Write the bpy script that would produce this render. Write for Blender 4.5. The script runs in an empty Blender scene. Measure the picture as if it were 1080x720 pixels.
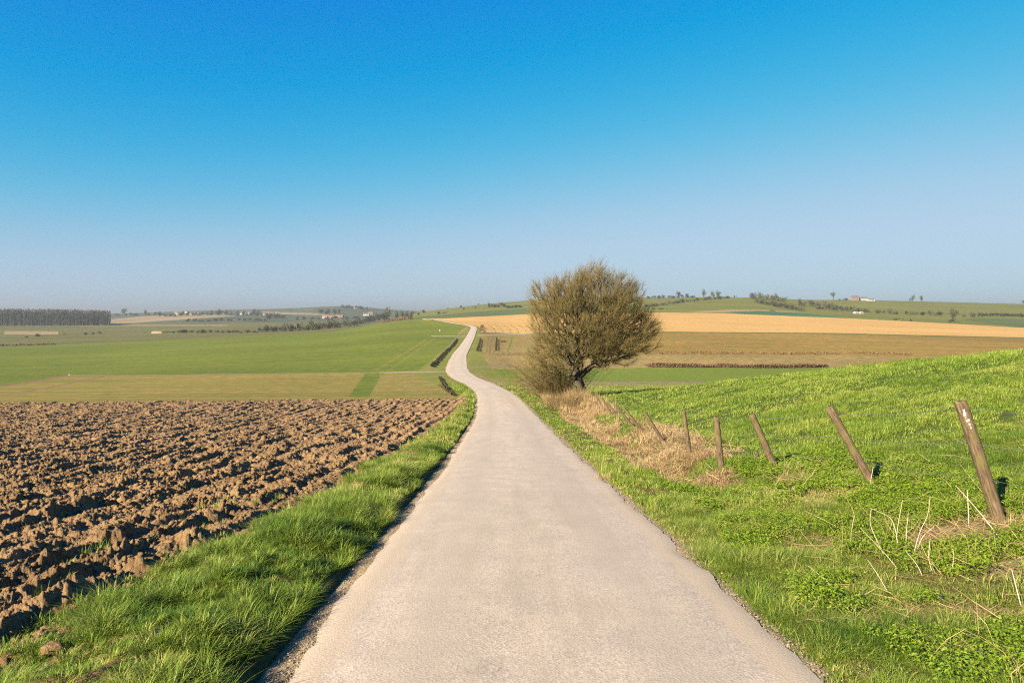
import bpy, math, random
import numpy as np
from mathutils import Vector, Matrix

# ------------------------------------------------------------------ camera, world, sun, exposure
SC = bpy.context.scene
COL = SC.collection
FPX = 720.0; CX = 540.0; HOR = 330.0; ZC = 1.65      # photo pixels (1080 x 720), eye height
cam_d = bpy.data.cameras.new('camera'); cam = bpy.data.objects.new('camera', cam_d); COL.objects.link(cam)
cam.location = (0, 0, ZC); cam.rotation_euler = (math.radians(90), 0, 0)
cam_d.sensor_width = 36; cam_d.lens = 36 * FPX / 1080
cam_d.shift_y = (HOR - 360) / 1080
cam_d.clip_start = 0.05; cam_d.clip_end = 40000
SC.camera = cam

SUN_EL = 27.0
SUN_TRAVEL = (0.70, 0.714)                            # horizontal direction the light travels
SUN_E = 4.9; SKY = 0.10; EXPO = 2.0
w = bpy.data.worlds.new('World'); SC.world = w; w.use_nodes = True
nt = w.node_tree; nt.nodes.clear()
wo = nt.nodes.new('ShaderNodeOutputWorld'); bg = nt.nodes.new('ShaderNodeBackground')
sk = nt.nodes.new('ShaderNodeTexSky'); sk.sky_type = 'NISHITA'; sk.sun_disc = False
sk.sun_elevation = math.radians(SUN_EL)
sk.sun_rotation = math.atan2(-SUN_TRAVEL[0], -SUN_TRAVEL[1])
sk.altitude = 100; sk.air_density = 1.0; sk.dust_density = 0.4; sk.ozone_density = 1.0
# grade the sky like the photograph's film: deep cyan blue above, pale blue grey low down
se = nt.nodes.new('ShaderNodeSeparateColor'); co = nt.nodes.new('ShaderNodeCombineColor'); nt.links.new(sk.outputs[0], se.inputs[0])
def _m(op, a, b):
    q = nt.nodes.new('ShaderNodeMath'); q.operation = op; nt.links.new(a, q.inputs[0]); q.inputs[1].default_value = b; return q.outputs[0]
K = 1 / (SKY * 2 ** EXPO)
def _sat(x, p, c, a):                                  # a * x^p / (x^p + c)
    xp = _m('POWER', x, p); q = nt.nodes.new('ShaderNodeMath'); q.operation = 'DIVIDE'
    nt.links.new(xp, q.inputs[0]); nt.links.new(_m('ADD', xp, c), q.inputs[1]); return _m('MULTIPLY', q.outputs[0], a * K)
nt.links.new(_m('MAXIMUM', _m('SUBTRACT', _sat(se.outputs[0], 4.4, 215, .53), .022 * K), 0.0), co.inputs[0])
nt.links.new(_sat(se.outputs[1], 2, 8.3, .755), co.inputs[1])
nt.links.new(_m('MULTIPLY', _m('POWER', se.outputs[2], .18), .575 * K), co.inputs[2])
nt.links.new(co.outputs[0], bg.inputs['Color'])
bg.inputs['Strength'].default_value = SKY
nt.links.new(bg.outputs[0], wo.inputs[0])
sun_d = bpy.data.lights.new('sun', 'SUN'); sun = bpy.data.objects.new('sun', sun_d); COL.objects.link(sun)
sun_d.energy = SUN_E; sun_d.angle = math.radians(0.5); sun_d.color = (1.0, 0.895, 0.73)
_n = math.hypot(*SUN_TRAVEL); _c = math.cos(math.radians(SUN_EL)); _s = math.sin(math.radians(SUN_EL))
sun.rotation_euler = Vector((SUN_TRAVEL[0] / _n * _c, SUN_TRAVEL[1] / _n * _c, -_s)).to_track_quat('-Z', 'Y').to_euler()
SC.view_settings.view_transform = 'Standard'; SC.view_settings.look = 'None'
SC.view_settings.exposure = EXPO; SC.view_settings.gamma = 1
SC.cycles.use_denoising = False; SC.cycles.filter_width = 1.15
SC.cycles.max_bounces = 6; SC.cycles.diffuse_bounces = 3; SC.cycles.glossy_bounces = 1
SC.cycles.transmission_bounces = 3; SC.cycles.volume_bounces = 1; SC.cycles.transparent_max_bounces = 6
SC.cycles.sample_clamp_indirect = 6

rng = np.random.default_rng(7); random.seed(7)

# ------------------------------------------------------------------ numpy noise
def _h(ix, iy, seed):
    a = (ix.astype(np.int64) * 374761393 + iy.astype(np.int64) * 668265263 + seed * 2147483647) & 0xffffffff
    a = ((a ^ (a >> 13)) * 1274126177) & 0xffffffff
    a = ((a ^ (a >> 15)) * 2246822519) & 0xffffffff
    return ((a ^ (a >> 16)) & 0xffffff) / float(0x1000000)
def vn(x, y, seed=0):
    ix = np.floor(x); iy = np.floor(y); fx = x - ix; fy = y - iy
    fx = fx * fx * (3 - 2 * fx); fy = fy * fy * (3 - 2 * fy)
    a = _h(ix, iy, seed); b = _h(ix + 1, iy, seed); c = _h(ix, iy + 1, seed); d = _h(ix + 1, iy + 1, seed)
    return (a + (b - a) * fx) * (1 - fy) + (c + (d - c) * fx) * fy
def fbm(x, y, o=4, seed=0, gain=.5):
    s = 0; a = 1; t = 0
    for i in range(o):
        s = s + a * (vn(x, y, seed + i * 17) * 2 - 1); t += a; a *= gain
        x, y = x * 1.9 * .8 - y * 1.9 * .6 + 3.1, x * 1.9 * .6 + y * 1.9 * .8 + 7.7
    return s / t
def worley(x, y, seed=0):
    ix = np.floor(x); iy = np.floor(y); f1 = np.full(x.shape, 9.); f2 = np.full(x.shape, 9.); cid = np.zeros(x.shape)
    for dx in (-1, 0, 1):
        for dy in (-1, 0, 1):
            jx = ix + dx; jy = iy + dy
            d = np.hypot(jx + _h(jx, jy, seed) - x, jy + _h(jx, jy, seed + 5) - y)
            c = _h(jx, jy, seed + 11)
            m = d < f1
            f2 = np.where(m, f1, np.minimum(f2, d)); cid = np.where(m, c, cid); f1 = np.where(m, d, f1)
    return f1, f2, cid
def ss(x, a, b):
    t = np.clip((x - a) / (b - a), 0, 1); return t * t * (3 - 2 * t)

# ------------------------------------------------------------------ the lie of the land
# road centre line: distance, x, height
RT = np.array([(-40, .6, 3.2), (-10, .35, 1.05), (0, .25, 0), (3.84, .22, -.43), (17, .09, -1.89), (34.5, -.24, -3.62), (50, -.95, -4.62),
               (60, -1.6, -5.35), (75, -3.5, -6.2), (88, -6.1, -6.75), (100, -7.9, -7.1), (112, -9.1, -7.35), (128, -10.2, -7.65), (155, -12.0, -7.95),
               (200, -13.7, -8.1), (250, -15.3, -7.3), (290, -16.7, -6.4), (330, -18.4, -5.85), (352, -20.0, -5.5), (372, -24, -5.1),
               (392, -31, -4.8), (425, -40, -4.4), (470, -50, -3.9), (520, -59, -3.45), (560, -68, -3.1)])
def smooth_tab(xs, ys, X, k):
    v = np.interp(X, xs, ys); ker = np.hanning(k + 2)[1:-1]; ker /= ker.sum()
    p = np.pad(v, k // 2, 'reflect', reflect_type='odd'); return np.convolve(p, ker, 'valid')[:len(X)]
RS = np.arange(-40, 561, 1.0)
RX = smooth_tab(RT[:, 0], RT[:, 1], RS, 13); RZ = smooth_tab(RT[:, 0], RT[:, 2], RS, 15)
def road_x(y): return np.interp(y, RS, RX)
def road_z(y): return np.interp(y, RS, RZ)
YK = [40, 50, 60, 75, 100, 140, 200, 290, 400, 520, 700, 900, 1200, 1600, 2200, 3000, 5000, 12000]
TAB = {
 -400: [432, 425, 419, 412, 404, 397, 388, 379, 371, 363, 355, 349.5, 344.5, 341, 338, 335, 332.5, 331],
 0:   [432, 424, 418, 411, 402, 394, 384, 374.5, 367, 360.5, 353.5, 348.8, 344.2, 341, 338, 335, 332.3, 331],
 120: [431, 423.2, 417.6, 410.3, 401, 392, 382, 372, 364.5, 358.7, 352.7, 348.5, 344, 339, 334, 331, 330.5, 331],
 200: [430.5, 422.6, 417, 409.5, 399.8, 390, 379, 368.5, 361, 356, 351, 347.5, 343, 337, 331, 327.5, 329, 331],
 300: [430, 422, 416.5, 408.5, 398, 387.5, 375, 364, 356.5, 352, 349, 346, 342, 337, 331, 325, 328, 331],
 370: [430, 421.5, 416.2, 408, 396.8, 385, 371.5, 359, 351, 347, 346, 345, 341, 335, 328.5, 321.5, 326, 331],
 400: [430, 421.2, 416, 407.5, 396, 383.5, 369.5, 355.5, 347, 342, 342.5, 343.5, 340, 335, 330, 325.5, 327, 331],
 440: [430, 421, 416, 407, 395, 381.5, 367.5, 353, 344.7, 339, 336, 334, 331, 329, 329, 328, 329, 331],
 470: [430, 420.6, 415.5, 406, 394, 380, 366, 351.5, 343, 338, 335, 332, 328.3, 325.7, 327, 328, 329, 331],
 500: [431, 420.6, 415.3, 405.5, 394, 380.5, 366, 351, 342.5, 338, 333.5, 330, 325, 321.6, 324, 327, 329, 331],
 540: [431, 421, 416, 407, 395.5, 383, 369, 354, 345, 340, 334, 329.5, 323, 317.6, 320, 325, 329, 331],
 620: [432, 422, 417, 407.5, 395.5, 382, 367, 351.5, 343, 337, 330, 325, 318, 312, 316, 324, 329, 331],
 700: [434, 425, 419, 408, 395, 381, 365, 349.6, 341.5, 335.5, 328, 322.5, 317, 314, 316, 323, 329, 331],
 740: [434, 425, 419, 408, 395, 381, 365, 350, 342, 335.8, 328, 321.5, 315.2, 313, 316, 323, 329, 331],
 800: [434, 425, 419, 408, 395, 381, 365.5, 351, 343.2, 337, 329.5, 321.5, 313, 314.5, 318, 324, 329, 331],
 850: [434, 425, 419, 408, 396, 382, 366.5, 352, 344.5, 338.5, 331.5, 325.5, 318, 316, 319, 324, 329, 331],
 900: [434, 425, 419, 408, 396, 382.5, 367, 353.4, 346.2, 340.2, 333.7, 327.3, 319, 316, 318, 324, 329, 331],
 1000: [434, 425, 419, 408, 397, 384, 368.5, 355.5, 348.8, 343.5, 337, 330, 322, 318.2, 320, 325, 329, 331],
 1080: [434, 425, 419, 409, 398, 385, 370, 357, 351, 346.5, 340, 332.5, 323.5, 320.4, 322, 326, 329, 331],
 1600: [436, 428, 422, 412, 402, 389, 375, 362, 355, 350, 344, 337, 328, 324, 325, 327, 329, 331],
}
PC = np.array(sorted(TAB)); LY = np.log(np.array(YK, float))
_Z = np.array([[ZC - (r - HOR) * y / FPX for r, y in zip(TAB[p], YK)] for p in PC])      # heights at the survey points
GP = np.arange(-400, 1601, 10.); GL = np.arange(math.log(38), math.log(12500), .04)
_A = np.array([np.interp(GL, LY, row) for row in _Z])
_A = np.array([np.interp(GP, PC, _A[:, j]) for j in range(len(GL))]).T
def _blur(a, k, ax):
    ker = np.hanning(k + 2)[1:-1]; ker /= ker.sum(); h = k // 2
    pw = [(0, 0), (0, 0)]; pw[ax] = (h, h); p = np.pad(a, pw, 'edge')
    return sum(ker[i] * np.take(p, np.arange(i, i + a.shape[ax]), ax) for i in range(k))
_A = _blur(_blur(_A, 5, 0), 5, 1)
def far_z(px, Y):
    u = np.clip((px - GP[0]) / 10, 0, len(GP) - 1.001); v = np.clip((np.log(np.maximum(Y, 1)) - GL[0]) / .04, 0, len(GL) - 1.001)
    i = u.astype(int); j = v.astype(int); fu = u - i; fv = v - j
    return (_A[i, j] * (1 - fu) + _A[i + 1, j] * fu) * (1 - fv) + (_A[i, j + 1] * (1 - fu) + _A[i + 1, j + 1] * fu) * fv
S_Y = [-40, 0, 7, 15, 25, 35, 45, 55, 70, 85]; S_V = [.12, .15, .2, .24, .262, .232, .178, .105, .03, 0]
def H(x, y):
    x = np.asarray(x, float); y = np.asarray(y, float); x, y = np.broadcast_arrays(x, y)
    rz = road_z(y); k = ss(y, 40, 62)
    near = rz + 0 * x
    px = CX + FPX * x / np.maximum(y, 5)
    fz = far_z(px, y)
    b = near * (1 - k) + fz * k
    xc = road_x(y); d = x - xc
    # the road keeps its own level across its width and blends out into the land
    kr = np.exp(-(np.clip(np.abs(d) - 2.2, 0, None) / 6.0) ** 2) * (y < 560)
    b = b * (1 - kr * k) + rz * kr * k
    u = x - 5.0
    sat = np.where(u > 0, 16 * np.tanh(u / 16), 0); sat = np.where((u > -2) & (u < 2), (u + 2) ** 2 / 8, sat)
    b = b + np.interp(y, S_Y, S_V) * sat * (1 - ss(x, 60, 150))
    b = b + .30 * np.exp(-(y / 13.) ** 2) * ss(x, 2.4, 4.9)
    b = b - .26 * np.exp(-((x - 3.35) / .55) ** 2) * ss(y, 9, 14) * (1 - ss(y, 52, 62))
    b = b + .10 * np.exp(-((x - 4.6) / .5) ** 2) * ss(y, 12, 20) * (1 - ss(y, 52, 62))
    # verge hummocks
    e = np.abs(d)
    wv = ss(e, 1.6, 2.1) * (1 - ss(y, 60, 90)) * (1 - ss(-d, 2.5, 4.5))
    b = b + wv * (.035 * fbm(x * 1.1, y * 1.1, 3, 3) + .10 * fbm(x * 2.4, y * 2.0, 2, 4) * (d < 0) + .035 * fbm(x * 2.4, y * 2.0, 2, 4) * (d > 0) + .10 * np.exp(-((d + 2.35) / .45) ** 2) * (d < 0))
    b = b + ss(x, 3, 6) * (1 - ss(y, 60, 90)) * .05 * fbm(x * .6, y * .6, 4, 31)
    b = b - .05 * np.exp(-((e - 1.62) / .12) ** 2) * (1 - ss(y, 30, 50))
    b = b + ss(y, 150, 500) * .5 * fbm(x / 60, y / 60, 3, 41)
    return b
def row_of(x, y, z): return HOR - FPX * (z - ZC) / y
_GY = np.exp(np.arange(math.log(3), math.log(6000), .003))
def ground_at(px, row):
    """the nearest visible ground point that the photo shows at px,row"""
    x = (px - CX) / FPX * _GY; z = H(x, _GY); r = HOR - FPX * (z - ZC) / _GY
    i = int(np.argmax(r <= row)) if (r <= row).any() else int(np.argmin(r))
    return float(x[i]), float(_GY[i]), float(z[i])

LIT = [(ground_at(px, rw), a, b) for px, rw, a, b in ((955, 655, .75, .22), (990, 650, .4, .16), (850, 578, .35, .3), (868, 528, .55, .35), (1000, 566, .45, .3), (1055, 556, .35, .35), (1035, 690, .35, .12), (912, 660, .35, .16), (835, 505, .3, .4), (905, 500, .4, .4), (1070, 600, .3, .2), (790, 560, .25, .2))]
def litter(x, y):
    n = fbm(x * 3, y * 3, 3, 405); v = fbm(x * .8, y * 1.1, 3, 404) > 9
    for (c, a, b) in LIT: v = v | (((x - c[0]) / a) ** 2 + ((y - c[1]) / b) ** 2 < 1 + 1.1 * n)
    return v
# ------------------------------------------------------------------ materials
def nmat(name):
    m = bpy.data.materials.new(name); m.use_nodes = True; t = m.node_tree; t.nodes.clear()
    return m, t
class G:
    def __init__(s, t): s.t = t
    def n(s, ty, **kw):
        o = s.t.nodes.new(ty)
        for k, v in kw.items():
            if k in o.inputs: o.inputs[k].default_value = v
            else: setattr(o, k, v)
        return o
    def l(s, a, b): s.t.links.new(a, b)
    def pos(s, scale=(1, 1, 1), rot=0):
        g = s.n('ShaderNodeNewGeometry'); m = s.n('ShaderNodeMapping'); m.inputs['Scale'].default_value = scale
        m.inputs['Rotation'].default_value = (0, 0, rot); s.l(g.outputs['Position'], m.inputs['Vector']); return m.outputs[0]
    def noise(s, vec, scale, detail=4, rough=.55, dist=0):
        o = s.n('ShaderNodeTexNoise'); o.inputs['Scale'].default_value = scale; o.inputs['Detail'].default_value = detail
        o.inputs['Roughness'].default_value = rough; o.inputs['Distortion'].default_value = dist
        s.l(vec, o.inputs['Vector']); return o.outputs['Fac']
    def ramp(s, fac, stops):
        r = s.n('ShaderNodeValToRGB'); e = r.color_ramp.elements
        while len(e) < len(stops): e.new(.5)
        for q, (p, c) in zip(e, stops):
            q.position = p; q.color = (c[0], c[1], c[2], 1) if hasattr(c, '__len__') else (c, c, c, 1)
        s.l(fac, r.inputs[0]); return r.outputs[0]
    def mix(s, f, a, b, mode='MIX'):
        m = s.n('ShaderNodeMix', data_type='RGBA'); m.blend_type = mode
        for v, i in ((f, 0), (a, 6), (b, 7)):
            if hasattr(v, 'is_linked'): s.l(v, m.inputs[i])
            elif i == 0: m.inputs[0].default_value = v
            else: m.inputs[i].default_value = (*v, 1)
        return m.outputs[2]
    def math(s, op, a, b=0.0):
        m = s.n('ShaderNodeMath', operation=op)
        for v, i in ((a, 0), (b, 1)):
            if hasattr(v, 'is_linked'): s.l(v, m.inputs[i])
            else: m.inputs[i].default_value = v
        return m.outputs[0]
    def attr(s, name):
        a = s.n('ShaderNodeAttribute'); a.attribute_name = name; return a.outputs['Fac']
    def bump(s, h, strength, dist):
        b = s.n('ShaderNodeBump'); b.inputs['Strength'].default_value = strength; b.inputs['Distance'].default_value = dist
        s.l(h, b.inputs['Height']); return b.outputs[0]
    def out(s, col, rough=.9, normal=None, spec=.2, trans=0):
        o = s.n('ShaderNodeOutputMaterial'); p = s.n('ShaderNodeBsdfPrincipled')
        p.inputs['Roughness'].default_value = rough; p.inputs['Specular IOR Level'].default_value = spec
        if hasattr(col, 'is_linked'): s.l(col, p.inputs['Base Color'])
        else: p.inputs['Base Color'].default_value = (*col, 1)
        if normal is not None: s.l(normal, p.inputs['Normal'])
        if trans:
            tr = s.n('ShaderNodeBsdfTranslucent'); mx = s.n('ShaderNodeMixShader'); mx.inputs[0].default_value = trans
            if hasattr(col, 'is_linked'): s.l(col, tr.inputs[0])
            else: tr.inputs[0].default_value = (*col, 1)
            s.l(p.outputs[0], mx.inputs[1]); s.l(tr.outputs[0], mx.inputs[2]); s.l(mx.outputs[0], o.inputs[0])
        else: s.l(p.outputs[0], o.inputs[0])
MUL = {'crop': (.50, .56, .27), 'golden_stubble': (.65, .63, .54), 'olive_stubble': (.63, .53, .36), 'pale_stubble': (.65, .58, .45), 'green_strip': (.62, .64, .36), 'far_verge': (.8, .72, .5),
       'hill_pasture': (.60, .53, .36), 'valley_grass': (.52, .44, .34), 'stubble': (.72, .62, .45), 'verge_ground': (.55, .52, .35), 'meadow_ground': (.42, .40, .34),
       'far_bush_grey': .55, 'far_bush_olive': .6, 'far_bush_dark': .55, 'far_bush_brown': .6, 'poplar_twigs': .56, 'twig': (.50, .52, .42), 'bud': (.66, .72, .45), 'bramble': .6, 'rusty_hedge': .7,
       'dry_grass': (.72, .74, .72), 'dead_stalk': .8, 'white_lichen': .5}
def mul(name, c):
    k = MUL.get(name, .6 if name.startswith(('far_', 'emer', 'ochre', 'dry_', 'dark_', 'track', 'soil_', 'bare')) else 1); k = k if hasattr(k, '__len__') else (k, k, k)
    return tuple(a * b for a, b in zip(c, k))
def field_mat(name, c1, c2, c3=None, sc=.05, stretch=(1, .25, 1), rot=0, fine=1.2, bump=.0, bd=.1, lo=.35, hi=.65, pat=.5):
    c1 = mul(name, c1); c2 = mul(name, c2); c3 = mul(name, c3) if c3 else c3
    m, t = nmat(name); g = G(t)
    v = g.pos(stretch, rot); big = g.noise(v, sc, 5, .6, .3); fi = g.noise(g.pos((1, .6, 1), rot), fine, 4, .65)
    col = g.mix(g.ramp(big, [(lo, 0.), (hi, 1.)]), c1, c2)
    if c3: col = g.mix(g.ramp(fi, [(.42, 0.), (.62, 1.)]), col, c3)
    v2 = g.noise(g.pos(), .012, 3)
    col = g.mix(pat, col, g.ramp(v2, [(.3, .35), (.7, .65)]), 'OVERLAY')
    nrm = g.bump(fi, bump, bd) if bump else None
    g.out(col, .95, nrm, .1); return m
def leaf_mat(name, stops, trans=.35, patch=.35, rough=.55, psc=.5, dry=None, spec=.25):
    stops = [(p_, mul(name, c_)) for p_, c_ in stops]
    m, t = nmat(name); g = G(t)
    r = g.attr('rnd'); pn = g.noise(g.pos(), psc, 3)
    f = g.math('ADD', g.math('MULTIPLY', r, 1 - patch), g.math('MULTIPLY', pn, patch))
    g.out(g.ramp(f, stops), rough, None, spec, trans); return m

# ------------------------------------------------------------------ mesh helpers
def mesh_np(name, V, polys, mats, smooth=False, mi=None, attrs=None, parent=None, kind=None, label=None, cat=None, group=None, loc=None):
    """polys: list of int arrays (n,k); each block of k-gons"""
    me = bpy.data.meshes.new(name); V = np.asarray(V, np.float32)
    me.vertices.add(len(V)); me.vertices.foreach_set('co', V.ravel())
    polys = [np.asarray(p, np.int32) for p in polys if len(p)]
    loops = np.concatenate([p.ravel() for p in polys]); tot = np.concatenate([np.full(len(p), p.shape[1], np.int32) for p in polys])
    start = np.concatenate([[0], np.cumsum(tot)[:-1]]).astype(np.int32)
    me.loops.add(len(loops)); me.loops.foreach_set('vertex_index', loops)
    me.polygons.add(len(tot)); me.polygons.foreach_set('loop_start', start); me.polygons.foreach_set('loop_total', tot)
    if mi is not None: me.polygons.foreach_set('material_index', np.asarray(mi, np.int32))
    me.polygons.foreach_set('use_smooth', np.full(len(tot), bool(smooth)))
    for m in (mats if isinstance(mats, (list, tuple)) else [mats]): me.materials.append(m)
    if attrs:
        for k, a in attrs.items():
            at = me.attributes.new(k, 'FLOAT', 'POINT'); at.data.foreach_set('value', np.asarray(a, np.float32))
    me.update(calc_edges=True)
    o = bpy.data.objects.new(name, me); COL.objects.link(o)
    if parent is not None: o.parent = parent
    if loc is not None: o.location = loc
    tag(o, label, cat, group, kind)
    return o
def tag(o, label=None, cat=None, group=None, kind=None):
    if label: o['label'] = label
    if cat: o['category'] = cat
    if group: o['group'] = group
    if kind: o['kind'] = kind
    return o
def empty(name, loc, label, cat, group=None):
    o = bpy.data.objects.new(name, None); COL.objects.link(o); o.location = loc; o.empty_display_size = .2
    return tag(o, label, cat, group)
def copy_tree(o, parent=None):
    c = o.copy(); COL.objects.link(c)
    if parent is not None: c.parent = parent
    for ch in KIDS.get(o.name, []): copy_tree(ch, c)
    return c
KIDS = {}
def quads(nu, nv, off=0):
    i = np.arange(nu - 1)[:, None] * nv + np.arange(nv - 1)[None, :] + off
    return np.stack([i, i + nv, i + nv + 1, i + 1], -1).reshape(-1, 4)
def tube_np(P, R, k=5, cap=True):
    """one tube along points P with radii R -> verts, quads"""
    P = np.asarray(P, float); n = len(P); T = np.gradient(P, axis=0); T /= np.linalg.norm(T, axis=1)[:, None] + 1e-9
    a = np.cross(T, [0.3, .1, 1.]); a /= np.linalg.norm(a, axis=1)[:, None] + 1e-9; b = np.cross(T, a)
    th = np.arange(k) * 2 * math.pi / k
    V = P[:, None] + np.asarray(R)[:, None, None] * (a[:, None] * np.cos(th)[None, :, None] + b[:, None] * np.sin(th)[None, :, None])
    V = V.reshape(-1, 3); F = []
    for i in range(n - 1):
        for j in range(k): F.append((i * k + j, i * k + (j + 1) % k, (i + 1) * k + (j + 1) % k, (i + 1) * k + j))
    return V, np.array(F, int)
def segs_np(A, B, ra, rb, k=3):
    """many straight tapered prisms A->B, vectorised -> verts, quads"""
    A = np.asarray(A, float); B = np.asarray(B, float); D = B - A; D /= np.linalg.norm(D, axis=1)[:, None] + 1e-9
    ref = np.where(np.abs(D[:, 2:3]) > .9, [[1., 0, 0]], [[0, 0, 1.]])
    a = np.cross(D, ref); a /= np.linalg.norm(a, axis=1)[:, None] + 1e-9; b = np.cross(D, a)
    th = np.arange(k) * 2 * math.pi / k
    ring = a[:, None] * np.cos(th)[None, :, None] + b[:, None] * np.sin(th)[None, :, None]
    VA = A[:, None] + ring * np.reshape(ra, (-1, 1, 1)); VB = B[:, None] + ring * np.reshape(rb, (-1, 1, 1))
    V = np.concatenate([VA, VB], 1).reshape(-1, 3); base = np.arange(len(A)) * 2 * k
    F = np.concatenate([np.stack([base + j, base + (j + 1) % k, base + k + (j + 1) % k, base + k + j], 1) for j in range(k)])
    return V, F

# ------------------------------------------------------------------ the ground sheet, split into its fields
ys = np.concatenate([np.exp(np.arange(math.log(2.2), math.log(40), .014)), np.exp(np.arange(math.log(40), math.log(1800), .0068)),
                     np.exp(np.linspace(math.log(1812), math.log(12000), 80))])
pc = np.concatenate([np.linspace(-600, -66, 40), np.arange(-60, 1141, 1.5), np.linspace(1150, 1680, 40)])
PX, YY = np.meshgrid(pc, ys, indexing='ij'); XX = (PX - CX) / FPX * YY
ZZ = H(XX, YY)
d_road = np.abs(XX - road_x(YY)); ZZ = ZZ - .05 * ((d_road < 1.7 + YY * .0005) & (YY < 560))
V = np.stack([XX, YY, ZZ], -1).reshape(-1, 3)
Q = quads(len(pc), len(ys))
cx = XX.reshape(-1)[Q].mean(1); cy = YY.reshape(-1)[Q].mean(1); cz = ZZ.reshape(-1)[Q].mean(1)
cp = CX + FPX * cx / cy; cr = HOR - FPX * (cz - ZC) / cy
jit = (fbm(cx * .35, cy * .35, 3, 77)) * np.clip(60 / cy, .12, 1) * 1.2
crj = cr + jit
def bl(pts): a = np.array(pts, float); return np.interp(cp, a[:, 0], a[:, 1])
def inpoly(poly, X=None, Y=None):
    X = cp if X is None else X; Y = crj if Y is None else Y
    p = np.array(poly, float); r = np.zeros(X.shape, bool); j = len(p) - 1
    for i in range(len(p)):
        c = ((p[i, 1] > Y) != (p[j, 1] > Y)); dy = p[j, 1] - p[i, 1]
        r ^= c & (X < (p[j, 0] - p[i, 0]) * (Y - p[i, 1]) / (dy if dy else 1e-9) + p[i, 0]); j = i
    return r
def near_line(pts, wpx):
    r = np.zeros(cp.shape, bool)
    for (x0, y0), (x1, y1) in zip(pts[:-1], pts[1:]):
        dx, dy = x1 - x0, y1 - y0; L2 = dx * dx + dy * dy
        t = np.clip(((cp - x0) * dx + (cr - y0) * dy) / L2, 0, 1)
        r |= np.hypot(cp - x0 - t * dx, (cr - y0 - t * dy) * 1.3) < wpx
    return r & (cy > 42)
roadc = road_x(cy); left = cx < roadc; dr = np.abs(cx - roadc)
CL = ['verge_ground', 'valley_grassland', 'crop_field', 'stubble_field', 'hill_pasture', 'golden_field', 'olive_stubble_field', 'green_field_strip',
      'bare_soil_strip', 'emerald_field', 'far_hills', 'ochre_hill_field', 'dry_field_edge', 'meadow', 'pale_stubble_field', 'dark_crop_field', 'field_track', 'soil_track', 'grass_verge']
ID = {n: i for i, n in enumerate(CL)}
cl = np.full(len(cx), ID['meadow'])
far = cy > 62
B1 = bl([(-600, 380), (-60, 368.5), (0, 366), (100, 362), (270, 354), (350, 350), (385, 343.5), (400, 341.2), (430, 337.5), (445, 336.8), (470, 339), (490, 341.2), (502, 342)])
B2 = bl([(-600, 440), (0, 407.5), (40, 401.5), (73, 395.3), (140, 395.5), (270, 394), (400, 392.6), (475, 391), (520, 390)])
B3 = bl([(-600, 430), (0, 427), (150, 425), (300, 421), (475, 417)])
L = left & (cy > 30) & (cp < 505)
cl[L & (cr > B2)] = ID['stubble_field']
cl[L & (cr <= B2) & (cr > B1)] = ID['crop_field']
cl[(cr <= B1) & (cp < 445) & far] = ID['valley_grassland']
TT = bl([(420, 336.5), (445, 336), (470, 335.6), (500, 334), (560, 331.2), (640, 330), (700, 329.5), (760, 330.3), (810, 332.3), (880, 335), (1000, 341), (1080, 345.6), (1700, 372)])
TB = bl([(430, 337.2), (470, 339.5), (497, 345), (505, 351), (560, 352), (640, 351), (700, 350.2), (880, 351.5), (1000, 354.5), (1080, 356.3), (1700, 372)])
R = (~left) & (cy > 62)
cl[R & (cr <= 430)] = ID['green_field_strip']
cl[R & (crj < 411) & (crj > 402.5) & (cp > 520) & (cp < 800)] = ID['bare_soil_strip']
cl[R & (crj <= bl([(505, 389), (560, 389), (700, 387.5), (900, 387), (1700, 400)])) & (cp > 505)] = ID['pale_stubble_field']
cl[R & (crj <= bl([(505, 373), (700, 373.5), (1080, 377), (1700, 392)])) & (cp > 505)] = ID['olive_stubble_field']
cl[R & (cp < 570) & (crj <= 372) & (crj > 353)] = ID['pale_stubble_field']
cl[(cy > 62) & (cr <= TB) & (cr > TT) & (cp > 445) & ~(left & (cr > B1))] = ID['golden_field']
up = (cr <= TT) & (cp >= 435) & (cy > 300)
cl[up] = ID['hill_pasture']
cl[up & (cr > TT - bl([(435, 2.5), (560, 7), (640, 8), (700, 0)])) & (cp < 690)] = ID['dark_crop_field']
cl[up & inpoly([(764, 329), (800, 327.6), (838, 329.4), (886, 334), (896, 336.5), (850, 335), (780, 331)], Y=cr)] = ID['emerald_field']
cl[up & inpoly([(1014, 337), (1030, 335.3), (1100, 335.6), (1300, 340), (1300, 365), (1080, 346)], Y=cr)] = ID['dark_crop_field']
cl[R & (np.abs(cr - TB) < .45) & (cp > 505)] = ID['dark_crop_field']
cl[R & inpoly([(725, 328.8), (770, 326.4), (815, 326.8), (850, 329.5), (838, 329.6), (800, 327.9), (764, 329.2)], Y=cr) & up] = ID['ochre_hill_field']
# left hills
lh = (cp < 440) & (cy > 1350); cl[lh] = ID['far_hills']
cl[lh & inpoly([(118, 336.5), (150, 333.5), (222, 331), (250, 333), (180, 338), (120, 342), (112, 342)], Y=cr)] = ID['ochre_hill_field']
cl[lh & inpoly([(275, 328.5), (330, 330), (350, 332.5), (285, 331)], Y=cr)] = ID['ochre_hill_field']
vn1 = (cp < 120) & (cp > 4) & (cr < 352.5) & (cr > 349.2) & (cy > 600); cl[vn1 & (cp > 5) & (cp < 62)] = ID['ochre_hill_field']
cl[(cy > 600) & (cp < 240) & (cr < 343.6) & (cr > 342.6)] = ID['ochre_hill_field']
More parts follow.
